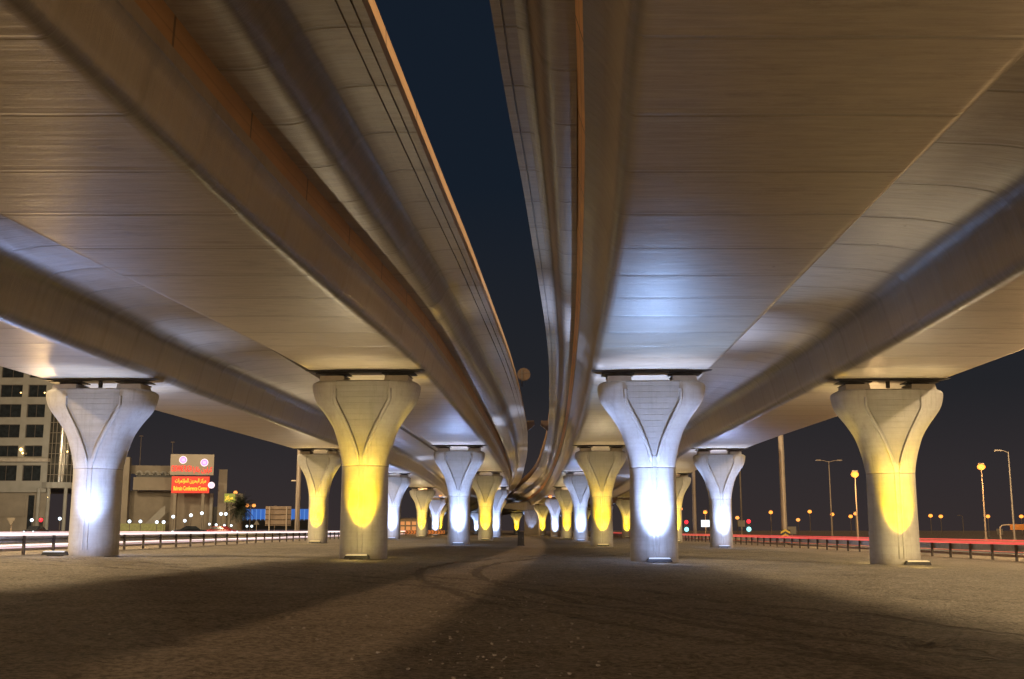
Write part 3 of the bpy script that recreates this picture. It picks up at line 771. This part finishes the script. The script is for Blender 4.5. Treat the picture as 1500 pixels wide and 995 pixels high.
# ------------------------------------------------------------------ small lamps near the hotel and the conference building
i = 0
where = ['left of the hotel entrance', 'right of the hotel entrance', 'beside the first outer left pier', 'left of the low green hedge wall', 'centre of the low green hedge wall', 'at the wall end below the stair', 'right at the wall end below the stair',
         'below the left edge of the red board', 'low between stair and red board', 'below the middle of the red board', 'below the right edge of the red board', 'low left of the gate tower', 'low beside the gate tower', 'low right of the gate tower',
         'low at the foot of the small shop sign', 'below the small shop sign, left of two', 'below the small shop sign, right of two', 'left of two low lamps past the palm tree', 'right of two low lamps past the palm tree']
for (px, py), wh in zip([(47, 762), (88, 760), (172, 764), (190, 764), (206, 764), (230, 765), (240, 765), (254, 757), (271, 763), (280, 755), (296, 752), (307, 768), (317, 769), (329, 770), (339, 770), (324, 753), (331, 753), (362, 771), (369, 771)], where):
    Z = 160 + (i % 3) * 4; t = at(px, py, Z); g = gz(t.x)
    root = empty('path_lamp', (t.x, Z, g)); tag(root, 'small white lamp on thin post ' + wh, 'lamp', 'white lamps before the buildings')
    b = bmesh.new(); tube(b, [(0, 0, 0), (0, 0, t.z - g)], .05, 6); link('post', b, M['post'], root)
    b = bmesh.new(); ball(b, (0, -.1, t.z - g), .23 if py < 766 else .17, 10); link('lamp_globe', b, M['white_lamp'], root)
    i += 1

# ------------------------------------------------------------------ hotel
def frame_wall(b, x0, x1, z0, z1, y, holes, d=.5):
    """wall of boxes around rectangular openings laid out on a common grid; holes = (xs list of (a,b), zs list of (c,d))"""
    hx, hz = holes
    zc = z0
    for c, d_ in hz + [(z1, z1)]:
        if c > zc: box(b, ((x0 + x1) / 2, y, (zc + c) / 2), (x1 - x0, d, c - zc))
        if d_ > c:
            xc = x0
            for a, e in hx + [(x1, x1)]:
                if a > xc: box(b, ((xc + a) / 2, y, (c + d_) / 2), (a - xc, d, d_ - c))
                xc = e
        zc = d_
hotel = empty('hotel_building', at(0, 777, 190)); hotel.location.z = gz(-40)
tag(hotel, 'tall cream hotel block with rows of dark square windows and a glass corner', 'building')
S = 190 / 1640 / .972     # metres per photo pixel there (approx.)
wx = [(a * S, c * S) for a, c in ((-88, -60), (-51, -23), (-14, 18), (26, 52))]
zrow = [(786 - y) * S for y in (716, 685, 655, 626, 598, 568, 538, 508, 478)]
wz = [(786 - 712) * S] 
rows_z = [(((786 - yb) * S), ((786 - yt) * S)) for yt, yb in ((688, 710), (660, 676), (630, 649), (601, 620), (573, 591), (544, 563), (515, 534), (486, 505))]
b = bmesh.new(); frame_wall(b, -100 * S, 61 * S, (786 - 726) * S, (786 - 470) * S, 0, (wx, rows_z), .5)
link('wall', b, M['cream'], hotel)
b = bmesh.new(); box(b, (-20 * S, 6, (786 - 600) * S), (158 * S, 11, 250 * S)); link('inner_block', b, M['black'], hotel)
k = 0
for zi, (z0, z1) in enumerate(rows_z):
    for a, e in wx:
        b = bmesh.new(); box(b, ((a + e) / 2, .12, (z0 + z1) / 2), (e - a, .06, z1 - z0)); wn_ = link('window', b, M['glass'], hotel)
        b = bmesh.new()
        for q in (a + .05, (a + e) / 2, e - .05): box(b, (q, .05, (z0 + z1) / 2), (.07, .07, z1 - z0))
        box(b, ((a + e) / 2, .05, z0 + .05), (e - a - .2, .06, .07)); box(b, ((a + e) / 2, .05, z1 - .05), (e - a - .2, .06, .07))
        link('frame', b, M['post'], wn_)
b = bmesh.new(); box(b, (-18 * S, -.7, (786 - 681) * S), (166 * S, 1.2, .55)); link('ledge', b, M['kerb'], hotel)
b = bmesh.new(); box(b, (-18 * S, .6, (786 - 756) * S), (160 * S, .5, 60 * S)); link('podium_wall', b, M['cream2'], hotel)
for a, e, t0, t1 in ((-5, 32, 730, 760), (36, 44, 730, 784), (-60, -14, 735, 765)):
    b = bmesh.new(); box(b, ((a + e) / 2 * S, .28, (786 - (t0 + t1) / 2) * S), ((e - a) * S, .1, (t1 - t0) * S)); link('entrance_panel', b, M['cream2'] if a == -5 else M['glass'], hotel)
# rounded glass corner with mullions
b = bmesh.new(); cx, cy, rr = 72 * S, 2.2, 2.6
ht = 262 * S
for j in range(10):
    z0, z1 = (786 - 716) * S + j * (ht - 70 * S) / 10, (786 - 716) * S + (j + 1) * (ht - 70 * S) / 10
    r0 = [b.verts.new((cx + rr * math.cos(t), cy + rr * math.sin(t), z)) for z in (z0, z1) for t in [PI + PI * q / 12 for q in range(13)]]
    for q in range(12): b.faces.new((r0[q], r0[q + 1], r0[13 + q + 1], r0[13 + q]))
link('glass_corner', b, M['glass2'], hotel, True)
b = bmesh.new()
for q in range(13):
    t = PI + PI * q / 12; x, y = cx + (rr + .04) * math.cos(t), cy + (rr + .04) * math.sin(t)
    box(b, (x, y, (70 * S + ht) / 2), (.08, .08, ht - 70 * S))
for j in range(14):
    z = (786 - 716) * S + j * (ht - 70 * S) / 13
    tube(b, [(cx + (rr + .05) * math.cos(PI + PI * q / 12), cy + (rr + .05) * math.sin(PI + PI * q / 12), z) for q in range(13)], .05, 5)
link('mullions', b, M['cream2'], hotel)
b = bmesh.new(); tube(b, [(cx, cy, (786 - 720) * S), (cx, cy, (786 - 712) * S)], 3.2, 20); link('canopy', b, M['cream'], hotel)
for q in (52, 66, 90):
    b = bmesh.new(); tube(b, [(q * S, -.4, 0), (q * S, -.4, 66 * S)], .3, 10); link('entrance_column', b, M['cream'], hotel)
point(at(70, 700, 176), (1.0, .92, .75), 2500, .5)
for px, py, s in ((23, 666, .28), (26, 671, .18), (79, 622, .16), (90, 652, .13), (89, 669, .15), (66, 733, .16), (51, 585, .12), (17, 585, .12)):
    b = bmesh.new(); ball(b, (px * S, -.55, (786 - py) * S), s, 8); link('wall_lamp', b, M['warm_lamp'], hotel)

# ------------------------------------------------------------------ conference building
cz = 180; T = cz / 1640 / .972
conf = empty('conference_building', (at(165, 777, cz).x, cz, gz(-40))); conf.rotation_euler = (0, 0, R(14))
tag(conf, 'low sand coloured hall with outdoor stair and arched openings behind the red sign', 'building')
def cb(name, x0, x1, y0, y1, yy=0, d=1.0, mat='cream2'):
    """box given in photo-pixel widths/heights measured from (165, 786)"""
    b = bmesh.new(); box(b, ((x0 + x1) / 2 * T, yy, (786 - (y0 + y1) / 2) * T), ((x1 - x0) * T, d, (y1 - y0) * T)); return link(name, b, M[mat], conf)
cb('wall', -6, 18, 676, 788, 1, 3); cb('wall', 18, 85, 722, 788, 3.5, 1.0); cb('wall', 18, 86, 686, 698, 3.0, .6)
cb('balcony', 24, 78, 704, 722, .4, 1.2); cb('wall', 26, 82, 698, 704, 2.8, .3, 'black')
cb('wall', 76, 84, 702, 788, .2, 1.2); cb('wall', 84, 135, 726, 788, .5, 1.0); cb('tower', 141, 153, 692, 788, -.3, 1.6)
cb('wall', 130, 134, 726, 788, -.2, .6, 'cream'); cb('wall', 150, 176, 726, 788, .6, 2.0); cb('wall', 134, 142, 745, 788, .8, .4, 'black')
b = bmesh.new()
for q in range(5):
    x = (30 + q * 11) * T; n = 10
    tube(b, [(x + 4 * T * math.cos(PI * i / n), 2.4, (786 - 700) * T + 5 * T * math.sin(PI * i / n)) for i in range(n + 1)], .22, 6)
link('arcade_arches', b, M['cream'], conf)
b = bmesh.new(); n = 12                                           # the outdoor stair
for i in range(n): box(b, ((36 + i * 2.3) * T, -.9, (786 - 782 + i * 2.0) * T * .5 + .1), (2.5 * T, 1.5, (4 + i * 2.0) * T))
link('stair_steps', b, M['cream'], conf)
b = bmesh.new()
v = [(30, 786), (36, 778), (64, 748), (70, 744), (70, 756), (44, 786)]
f0 = [b.verts.new((x * T, -1.75, (786 - y) * T)) for x, y in v]; f1 = [b.verts.new((x * T, -1.55, (786 - y) * T)) for x, y in v]
b.faces.new(f0[::-1]); b.faces.new(f1)
for i in range(len(v)): b.faces.new((f0[i], f0[(i + 1) % 6], f1[(i + 1) % 6], f1[i]))
link('stair_balustrade', b, M['cream'], conf)
b = bmesh.new(); box(b, (36 * T, -3.5, .95), (72 * T, .25, 1.9)); o = link('garden_wall', b, mat_simple('green_wall', (.23, .25, .12), .8), conf)
# sign tower with two boards
sg = empty('illuminated_sign', (at(245, 777, cz - 2).x, cz - 2, gz(-40))); sg.rotation_euler = (0, 0, R(10))
tag(sg, 'large sign tower with red lettering, two round white emblems and a red LED board', 'sign')
def sb(name, x0, x1, y0, y1, yy, d, mat, par=None):
    b = bmesh.new(); box(b, ((x0 + x1) / 2 * T, yy, (786 - (y0 + y1) / 2) * T), ((x1 - x0) * T, d, (y1 - y0) * T)); return link(name, b, M[mat], par or sg)
up = sb('upper_board', 0, 59, 673, 702, 0, .5, 'signboard'); led = sb('led_board', 3, 54, 704, 727, -.1, .5, 'led_red')
sb('support', 6, 10, 727, 788, .2, .6, 'cream2'); sb('support', 44, 48, 727, 788, .2, .6, 'cream2')
def text(s, cx, cy, w, h, mat, parent, y, name='lettering', flip=False):
    cu = bpy.data.curves.new(name, 'FONT'); cu.body = s; cu.extrude = .03; cu.align_x = 'CENTER'; cu.align_y = 'CENTER'; cu.size = 1
    cu.offset = .014
    o = bpy.data.objects.new(name, cu); C.objects.link(o)
    bpy.context.view_layer.update()
    me = bpy.data.meshes.new_from_object(o.evaluated_get(bpy.context.evaluated_depsgraph_get()))
    C.objects.unlink(o); bpy.data.objects.remove(o)
    co = np.array([v.co[:] for v in me.vertices]); lo, hi = co.min(0), co.max(0)
    for v in me.vertices:
        x = (v.co.x - (lo[0] + hi[0]) / 2) / (hi[0] - lo[0]) * w; z = (v.co.y - (lo[1] + hi[1]) / 2) / (hi[1] - lo[1]) * h
        v.co = (cx + x, y - v.co.z, cy + z)
    me.materials.clear(); me.materials.append(mat)
    o = bpy.data.objects.new(name, me); C.objects.link(o); o.parent = parent; return o
# Arabic presentation forms, written left to right for an unshaped font
AR = '\uFEE5\uFEDE'
def arab(s):
    import unicodedata
    F_ = {'ا': (0xFE8D, 2), 'ب': (0xFE8F, 4), 'ر': (0xFEAD, 2), 'ز': (0xFEAF, 2), 'م': (0xFEE1, 4), 'ك': (0xFED9, 4), 'ل': (0xFEDD, 4), 'ح': (0xFEA1, 4), 'ي': (0xFEF1, 4), 'ن': (0xFEE5, 4), 'ت': (0xFE95, 4), 'ؤ': (0xFE85, 2), 'و': (0xFEED, 2)}
    out = []
    for i, ch in enumerate(s):
        if ch not in F_: out.append(ch); continue
        base, n = F_[ch]
        prev = i > 0 and s[i - 1] in F_ and F_[s[i - 1]][1] == 4
        nxt = n == 4 and i + 1 < len(s) and s[i + 1] in F_
        out.append(chr(base + (3 if prev and nxt else 2 if nxt else 1 if prev else 0)))
    return ''.join(out)[::-1]
text('CROWNE PLAZA', 15.5 * T, (786 - 693) * T, 28 * T, 8.5 * T, M['red_text'], up, -.29)
text(arab('كراون بلازا'), 44 * T, (786 - 695) * T, 26 * T, 9.5 * T, M['red_text'], up, -.29)
for cxp, cyp in ((17, 681), (46, 684.5)):
    b = bmesh.new(); n = 28
    for r0, r1 in ((4.3, 5.4),):
        va = [b.verts.new((cxp * T + r0 * T * math.cos(2 * PI * i / n), -.29, (786 - cyp) * T + r0 * T * math.sin(2 * PI * i / n))) for i in range(n)]
        vb = [b.verts.new((cxp * T + r1 * T * math.cos(2 * PI * i / n), -.29, (786 - cyp) * T + r1 * T * math.sin(2 * PI * i / n))) for i in range(n)]
        for i in range(n): b.faces.new((va[i], va[(i + 1) % n], vb[(i + 1) % n], vb[i]))
    for dx in (-1.5, 0, 1.5): box(b, (cxp * T + dx * T, -.29, (786 - cyp) * T), (.7 * T, .03, 4.2 * T))
    em = link('round_emblem', b, M['white_text'], up)
    b = bmesh.new(); tube(b, [(cxp * T, -.255, (786 - cyp) * T), (cxp * T, -.275, (786 - cyp) * T)], 4.2 * T, 24); link('emblem_disc', b, M['violet'], em)
text(arab('مركز البحرين للمؤتمرات'), 28.5 * T, (786 - 710.5) * T, 42 * T, 7.5 * T, M['led_yellow'], led, -.39)
text('Bahrain Conference Centre', 28.5 * T, (786 - 720.5) * T, 45 * T, 6.0 * T, M['led_yellow'], led, -.39)
b = bmesh.new(); tube(b, [(57 * T, -.3, (786 - 716) * T), (57 * T, -.5, (786 - 716) * T)], 4.6 * T, 24); rd = link('round_panel', b, M['white_text'], sg)
b = bmesh.new()
for q in (-2.4, -.8, .8, 2.4): box(b, ((57 + q) * T, -.53, (786 - 716) * T), (.6 * T, .03, 5 * T))
link('emblem', b, M['violet'], rd)
sh = empty('shop_sign', at(335, 777, 178)); sh.location.z = gz(-40); tag(sh, 'small lit yellow-green shop sign on a post right of the gate tower', 'sign')
b = bmesh.new(); box(b, (0, 0, (786 - 734) * T), (15 * T, .4, 12 * T)); bd = link('board', b, mat_emit('shop_sign_face', (.30, .36, .05), .35), sh)
b = bmesh.new(); box(b, (0, .1, (786 - 760) * T), (3 * T, .3, 42 * T)); link('post', b, M['cream2'], sh)
text(arab('مركز'), -1 * T, (786 - 734) * T, 11 * T, 7 * T, M['led_yellow'], bd, -.23)

# blue-glowing wall, hoarding, palm
bw = empty('blue_lit_building', at(412, 777, 300)); bw.location.z = gz(-40); tag(bw, 'long low building washed in blue light left of the yellow pier', 'building')
U = 300 / 1640 / .972
b = bmesh.new(); box(b, (0, 0, 27 * U), (112 * U, 3, 14 * U)); link('wall', b, M['blue_wash_wall'], bw)
b = bmesh.new(); box(b, (0, -1, 12 * U), (116 * U, 5, 12 * U)); link('plinth', b, M['steel_dark'], bw)
b = bmesh.new()
for q in range(18): box(b, ((-52 + q * 6.1) * U, -1.7, 26 * U), (.9 * U, .3, 15 * U))
link('wall_pilasters', b, mat_emit('blue_glow_pilaster', (.16, .40, .9), .55), bw)  # pilasters glow too, the same wash as emission
ho = empty('hoarding', at(407, 777, 150)); ho.location.z = gz(-40); tag(ho, 'brown hoarding board seen from behind, on two posts beyond the guardrail', 'billboard')
W_ = 150 / 1640 / .972
b = bmesh.new(); box(b, (0, 0, 29 * W_), (36 * W_, .2, 27 * W_)); link('board', b, M['hoard'], ho)
for q in (-12, 12):
    b = bmesh.new(); box(b, (q * W_, -.2, 21 * W_), (.16, .16, 42 * W_)); link('post', b, M['mast'], ho)
b = bmesh.new()
for z in (17, 24, 31, 38): box(b, (0, -.14, z * W_), (36 * W_, .06, .1))
link('batten', b, M['trunk'], ho)
pl = empty('palm_tree', at(350, 777, 170)); pl.location.z = gz(-40); tag(pl, 'bushy dark date palm between the shop sign and the blue lit building', 'palm tree')
b = bmesh.new(); tube(b, [(0, 0, 0), (.15, 0, 2), (.1, 0, 4.2)], [.42, .34, .3], 10); link('trunk', b, M['trunk'], pl)
b = bmesh.new()
for q in range(150):
    a = random.uniform(0, 2 * PI); el = random.uniform(-1.0, 1.45); ln = random.uniform(1.9, 2.7)
    p = Vector((.1, 0, 4.2)); d = Vector((math.cos(a) * math.cos(el), math.sin(a) * math.cos(el), math.sin(el)))
    pts = [p.copy()]
    for s_ in range(7):
        p = p + d * ln / 7; d = (d + Vector((0, 0, -.17))).normalized(); pts.append(p.copy())
    for i_, (u, v) in enumerate(zip(pts, pts[1:])):
        side = d.cross(Vector((0, 0, 1))).normalized()
        for s in (-1, 1):
            for t in (0, .5):
                o_ = u.lerp(v, t); lf = .75 * (1 - i_ / 10)
                e = o_ + side * s * lf + (v - u) * .8 + Vector((0, 0, -.12))
                b.faces.new([b.verts.new(x) for x in (o_, o_ + (v - u) * .22, e)])
link('crown', b, M['frond'], pl)

# traffic signals, lit sign, gantry, road signs
def signal(px, y_red, Z, label, green=True):
    t = at(px, y_red, Z); g = gz(t.x); h = t.z - g
    root = empty('traffic_light', (t.x, Z, g)); tag(root, label, 'traffic light', 'traffic lights beyond the right road')
    b = bmesh.new(); tube(b, [(0, 0, 0), (0, 0, h)], .08, 8); link('pole', b, M['post'], root)
    b = bmesh.new(); box(b, (0, -.1, h - .45), (.42, .22, 1.5)); hdm = link('signal_head', b, M['black'], root)
    b = bmesh.new(); ball(b, (0, -.24, h), .26, 12); link('red_lens', b, M['sig_red'], hdm)
    b = bmesh.new(); ball(b, (0, -.24, h - .95), .30 if green else .12, 12); link('green_lens', b, M['sig_cyan'] if green else M['black'], hdm)
signal(1005, 765, 150, 'traffic light showing red over cyan, left of the second outer right pier')
signal(1096, 764, 140, 'traffic light showing red over cyan, right of the second outer right pier')
signal(61, 762, 150, 'traffic light showing red only, near the hotel entrance', False)
t = at(1035, 767, 160); ls = empty('lit_sign_board', (t.x, 160, gz(t.x))); tag(ls, 'small glowing white-blue board left of the second outer right pier', 'sign')
b = bmesh.new(); box(b, (0, 0, t.z - gz(t.x)), (1.5, .2, .95)); link('board', b, M['lit_sign'], ls)
b = bmesh.new(); box(b, (0, .15, (t.z - gz(t.x)) / 2), (.14, .1, t.z - gz(t.x))); link('post', b, M['post'], ls)
t = at(1486, 773, 150); ga = empty('gantry_sign', (t.x, 150, gz(t.x))); tag(ga, 'low portal frame with orange-lit sign panel at the right edge', 'sign')
b = bmesh.new(); tube(b, [(-1.9, 0, 0), (-1.9, 0, 1.7), (-1.6, 0, 2.0), (-1, 0, 2.05), (4, 0, 2.05)], .09, 8); link('frame', b, M['mast'], ga)
b = bmesh.new(); box(b, (1.2, -.1, 1.75), (3.6, .12, .75)); link('panel', b, M['orangep'], ga)
def road_sign(px, py, Z, label, shape='tri'):
    t = at(px, py, Z); g = gz(t.x); h = t.z - g; r_ = empty('road_sign', (t.x, Z, g)); tag(r_, label, 'road sign')
    b = bmesh.new(); tube(b, [(0, 0, 0), (0, 0, h)], .05, 8); link('post', b, M['mast'], r_)
    b = bmesh.new()
    if shape == 'box': box(b, (0, -.08, h), (.95, .04, .85))
    else:
        s = 1 if shape == 'tri' else -1
        v = [(-.38, -.25 * s), (.38, -.25 * s), (0, .42 * s)]
        f0 = [b.verts.new((x, -.1, h + z)) for x, z in v]; f1 = [b.verts.new((x, -.06, h + z)) for x, z in v]
        b.faces.new(f0); b.faces.new(f1[::-1])
        for i in range(3): b.faces.new((f0[i], f0[(i + 1) % 3], f1[(i + 1) % 3], f1[i]))
    bmesh.ops.recalc_face_normals(b, faces=b.faces); link('plate', b, M['cream2'], r_)
road_sign(17, 763, 95, 'triangular sign, point down, seen from behind before the hotel', 'down')
road_sign(376, 766, 150, 'triangular sign seen from behind beside the hoarding', 'tri')
road_sign(1160, 777, 130, 'small square plate on a post right of the mast with chevrons', 'box')
road_sign(1086, 767, 150, 'square plate on a post between pier and right traffic light', 'box')
road_sign(1464, 779, 170, 'small square plate near the gantry sign', 'box')
# chevron boards and a lit structure far between the left piers
t = at(620, 786, 195)
cv = empty('chevron_barrier', (t.x, 195, gz(t.x))); tag(cv, 'row of orange and black chevron barrier boards between the left piers', 'barrier')
b = bmesh.new(); box(b, (0, 0, .62), (7.4, .06, .62)); link('board', b, M['orangep'], cv)
b = bmesh.new()
for q in range(14):
    x = -3.5 + q * .52
    for s in (-1, 1):
        v = [b.verts.new((x + a, -.034, .62 + s * c)) for a, c in ((.2, 0), (.36, 0), (.14, .3), (-.02, .3))]; b.faces.new(v if s < 0 else v[::-1])
link('chevrons', b, M['black'], cv)
b = bmesh.new()
for q in (-3, 0, 3): box(b, (q, .08, .3), (.1, .1, .6))
link('leg', b, M['post'], cv)
point((t.x, 190, 3.5), SOD, 900)
pav = empty('site_cabin', at(598, 777, 235)); pav.location.z = gz(-20); tag(pav, 'orange-lit low cabin with grid windows far between the left piers', 'cabin')
b = bmesh.new(); frame_wall(b, -3.2, 3.2, 0, 3.2, 0, ([(-2.9 + i * 1.2, -1.95 + i * 1.2) for i in range(5)], [(.9, 1.7), (1.95, 2.7)]), .2); link('wall', b, M['cream2'], pav)
b = bmesh.new(); box(b, (0, .3, 1.6), (6.2, .1, 3)); link('window_panes', b, mat_emit('cabin_glow', (.9, .45, .18), .35), pav)
b = bmesh.new(); box(b, (0, .6, 3.3), (7, 2.2, .2)); link('roof', b, M['steel_dark'], pav)
point((-21.5, 228, 4), SOD, 900)
# electric cabinet
t = at(763, 797, 84); ec = empty('electric_cabinet', (t.x, 84, gz(t.x))); tag(ec, 'narrow dark electric cabinet standing alone between the inner piers', 'cabinet')
b = bmesh.new(); box(b, (0, 0, .50), (.48, .38, .96), taper=.97); box(b, (0, 0, 1.0), (.56, .46, .05)); box(b, (0, 0, .02), (.56, .46, .06)); link('body', b, M['cabinet'], ec)
b = bmesh.new(); box(b, (0, -.195, .5), (.38, .014, .8)); d_ = link('door', b, M['cabinet'], ec)
b = bmesh.new(); box(b, (.13, -.21, .55), (.03, .03, .12)); link('handle', b, M['galv'], d_)

# things fixed to the raised decks' edges
def edge_pt(fn, Z, h): return Vector((lerp(Z, fn), Z, hin(Z) + CAMZ + h))
for Z, fn, s, lab in ((101, CLR, 1, 'left'), (101, CRL, -1, 'right')):
    e = edge_pt(fn, Z, 2.85); br = empty('lamp_bracket', e); tag(br, f'small ochre bracket jutting from the {lab} raised deck into the sky gap', 'bracket')
    b = bmesh.new()
    v = [(0, .5), (.62, .5), (.66, .1), (0, -.45)]
    f0 = [b.verts.new((s * x, -.25, z)) for x, z in v]; f1 = [b.verts.new((s * x, .25, z)) for x, z in v]
    b.faces.new(f0); b.faces.new(f1[::-1])
    for i in range(4): b.faces.new((f0[i], f0[(i + 1) % 4], f1[(i + 1) % 4], f1[i]))
    bmesh.ops.recalc_face_normals(b, faces=b.faces); link('bracket_body', b, M['parapet'], br)
e = edge_pt(CLR, 71, 3.3)
rs = empty('round_sign', e); tag(rs, 'round sodium-tinted traffic sign seen from behind, on the left raised deck parapet', 'road sign')
b = bmesh.new(); tube(b, [(.30, 0, .35), (.30, .05, .35)], .42, 28); link('sign_disc', b, M['parapet'], rs)
b = bmesh.new(); box(b, (.18, -.05, .1), (.07, .06, 1.1)); box(b, (.32, -.03, .45), (.7, .03, .03)); link('post', b, M['post'], rs)
# small orange lamps under the far decks
for px, py, Z, lab in ((806, 727, 205, 'left'), (814, 724, 208, 'right')):
    t = at(px, py, Z); o = empty('work_lamp', t); tag(o, f'small orange lamp under the far decks, {lab} of two near the fifth inner right pier', 'lamp')
    b = bmesh.new(); ball(b, (0, 0, 0), .32, 10); link('lamp_globe', b, M['sodium_dim'], o)
    b = bmesh.new(); box(b, (0, 0, .7), (.05, .05, .9)); box(b, (0, 0, .3), (.4, .3, .1)); link('bracket', b, M['post'], o)
for px, py, Z, lab in ((907, 730, 230, 'lower'), (915, 725, 232, 'upper'), (645, 725, 200, 'lone')):
    t = at(px, py, Z); o = empty('work_lamp', t); tag(o, f'small orange lamp glowing under the outer decks, {lab} one', 'lamp')
    b = bmesh.new(); ball(b, (0, 0, 0), .3, 10); link('lamp_globe', b, M['sodium_dim'], o)
    b = bmesh.new(); box(b, (0, 0, .6), (.05, .05, .8)); box(b, (0, 0, .3), (.4, .3, .1)); link('bracket', b, M['post'], o)

# ------------------------------------------------------------------ cars waiting far off
def make_car(paint, heading_lamps):
    root = empty('parked_car')
    b = bmesh.new()
    prof = [(-2.2, .35), (-2.22, .75), (-1.9, .9), (-1.3, .95), (-.7, 1.38), (.5, 1.42), (1.2, 1.0), (2.0, .88), (2.2, .65), (2.2, .35)]
    rings = []
    for y, k in ((-.86, .93), (-.8, 1), (.8, 1), (.86, .93)):
        rings.append([b.verts.new((x * (1 if k == 1 else .985), y if z < 1 else y * .82, .35 + (z - .35) * k)) for x, z in prof])
    for a, c in zip(rings, rings[1:]):
        for i in range(len(prof)): b.faces.new((a[i], a[(i + 1) % len(prof)], c[(i + 1) % len(prof)], c[i]))
    b.faces.new(rings[0][::-1]); b.faces.new(rings[-1]); bmesh.ops.recalc_face_normals(b, faces=b.faces)
    link('body', b, paint, root, True, 35)
    b = bmesh.new()
    for s in (-1, 1):
        v = [b.verts.new((x, s * .80, z)) for x, z in ((-1.15, 1.0), (1.0, 1.02), (.45, 1.34), (-.65, 1.31))]; b.faces.new(v)
        for vv in v: vv.co.y = s * (.868 if vv.co.z < 1.1 else .735)
    link('side_window', b, M['glass'], root)
    for x in (-1.35, 1.35):
        for s in (-1, 1):
            b = bmesh.new(); tube(b, [(x, s * .72, .32), (x, s * .89, .32)], .32, 16); w_ = link('wheel', b, M['rubber'], root)
            b = bmesh.new(); tube(b, [(x, s * .885, .32), (x, s * .90, .32)], .19, 12); link('rim', b, M['galv'], w_)
    for s in (-1, 1):
        b = bmesh.new(); ball(b, (2.19, s * .6, .66), .11, 8); link('headlight', b, M['white_lamp'], root)
        b = bmesh.new(); ball(b, (-2.19, s * .62, .72), .09, 8); link('taillight', b, M['sig_red'], root)
    return root
cars = {}
def car(px, Z, pk, rz, label, X=None):
    x = X if X is not None else at(px, 780, Z).x
    if pk not in cars: c = cars[pk] = make_car(M[pk], True)
    else: c = copy_tree(cars[pk])
    c.location = (x, Z, gz(x) + .012); c.rotation_euler = (0, 0, rz)
    tag(c, label, 'car', 'cars on the roads')
car(278, 150, 'wet', R(200), 'dark car stopped below the red LED board')
car(323, 152, 'carr', R(-20), 'dark red car parked beside the gate tower')
car(52, 150, 'wet', R(-90), 'dark car near the hotel entrance with headlights on')
car(100, 165, 'carw', R(-60), 'white car by the hotel glass corner with headlights on', X=-62)

# ------------------------------------------------------------------ sky, overhead sodium glow, town lamps and added fill lights
w = bpy.data.worlds.new('World'); bpy.context.scene.world = w; w.use_nodes = True
nt = w.node_tree; bg = nt.nodes['Background']
tc = nt.nodes.new('ShaderNodeTexCoord'); sep = nt.nodes.new('ShaderNodeSeparateXYZ'); L(nt, tc.outputs['Generated'], sep.inputs[0])
col = ramp(nt, sep.outputs[2], [(0.0, (.036, .027, .027)), (.05, (.030, .025, .027)), (.12, (.017, .0175, .021)), (.30, (.0075, .0125, .0215)), (1.0, (.005, .010, .02))])
sky = nt.nodes.new('ShaderNodeTexSky'); sky.sky_type = 'NISHITA'; sky.sun_disc = False; sky.sun_elevation = R(-6); sky.sun_rotation = R(200)
col = mixc(nt, 0.05, col, sky.outputs[0], 'ADD')
L(nt, col, bg.inputs[0]); bg.inputs[1].default_value = 1.0

sun = bpy.data.lights.new('sun', 'SUN'); sun.energy = .8; sun.color = (1.0, .62, .34); sun.angle = R(3)
so = bpy.data.objects.new('sun', sun); C.objects.link(so); so.rotation_euler = (R(2), R(2), 0)
# added sodium-coloured fill lights outside the frame, on both sides of the bridge
for loc, p in (((40, 8, 24), 52000), ((46, 62, 24), 12000), ((-44, 36, 24), 42000), ((-46, -4, 24), 22000), ((-60, 140, 20), 16000), ((-40, 150, 16), 5000), ((48, 120, 24), 16000), ((-40, 90, 22), 22000)):
    point(loc, (1.0, .74, .43), p * 2.0, 1.2)

for loc, p in (((-14, -12, 4.6), 4600), ((0, -14, 4.6), 5000), ((14, -12, 4.6), 4800)):
    point(loc, (1.0, .69, .44), p * .62, 1.0)  # unseen fill lights added behind the camera to brighten soffits and ground
for Z in (-8, 14, 36, 63, 95, 128, 160, 190, 225, 260):
    for X, p in ((midL(Z), 150), (lerp(Z, PATH['IL']) * .5 + lerp(Z, PATH['IR']) * .5, 190), (midR(Z), 150)):
        l = bpy.data.lights.new('soffit_fill', 'SPOT'); l.color = (1.0, .76, .48); l.energy = p * (.38 if Z < 60 else 1.1); l.spot_size = R(160); l.spot_blend = 1; l.shadow_soft_size = .8
        o = bpy.data.objects.new('soffit_fill', l); C.objects.link(o); o.location = (X, Z, .6); o.rotation_euler = (PI, 0, 0)  # upward fill added to lift the soffits, without any fixture
for loc, p in (((29, 34, 4.0), 1500), ((28, 56, 4.0), 1700), ((-26, 32, 4.0), 1500), ((-25, 60, 4.0), 1400), ((29, 90, 4.0), 1800), ((28, 2, 4.0), 900), ((-28, 8, 4.0), 1200), ((-2, 205, 3.5), 900), ((10, 196, 3.5), 900), ((-12, 215, 3.5), 900), ((4, 255, 3.5), 900)):
    point(loc, (1.0, .62, .26), p, .6)  # low orange fill added beside the outer decks and far centre, no posts
# ------------------------------------------------------------------ camera
cam = bpy.data.cameras.new('camera'); co = bpy.data.objects.new('camera', cam); C.objects.link(co)
co.location = (0, 0, CAMZ); co.rotation_euler = (PI / 2 + PITCH, 0, 0)
cam.sensor_width = 36; cam.lens = 36 * F / 1500; cam.clip_end = 8000; cam.clip_start = .1
sc = bpy.context.scene; sc.camera = co
sc.view_settings.view_transform = 'Standard'; sc.view_settings.look = 'None'; sc.view_settings.exposure = 0
sc.cycles.use_denoising = True
sc.cycles.max_bounces = 8; sc.cycles.diffuse_bounces = 5
sc.cycles.sample_clamp_indirect = 6
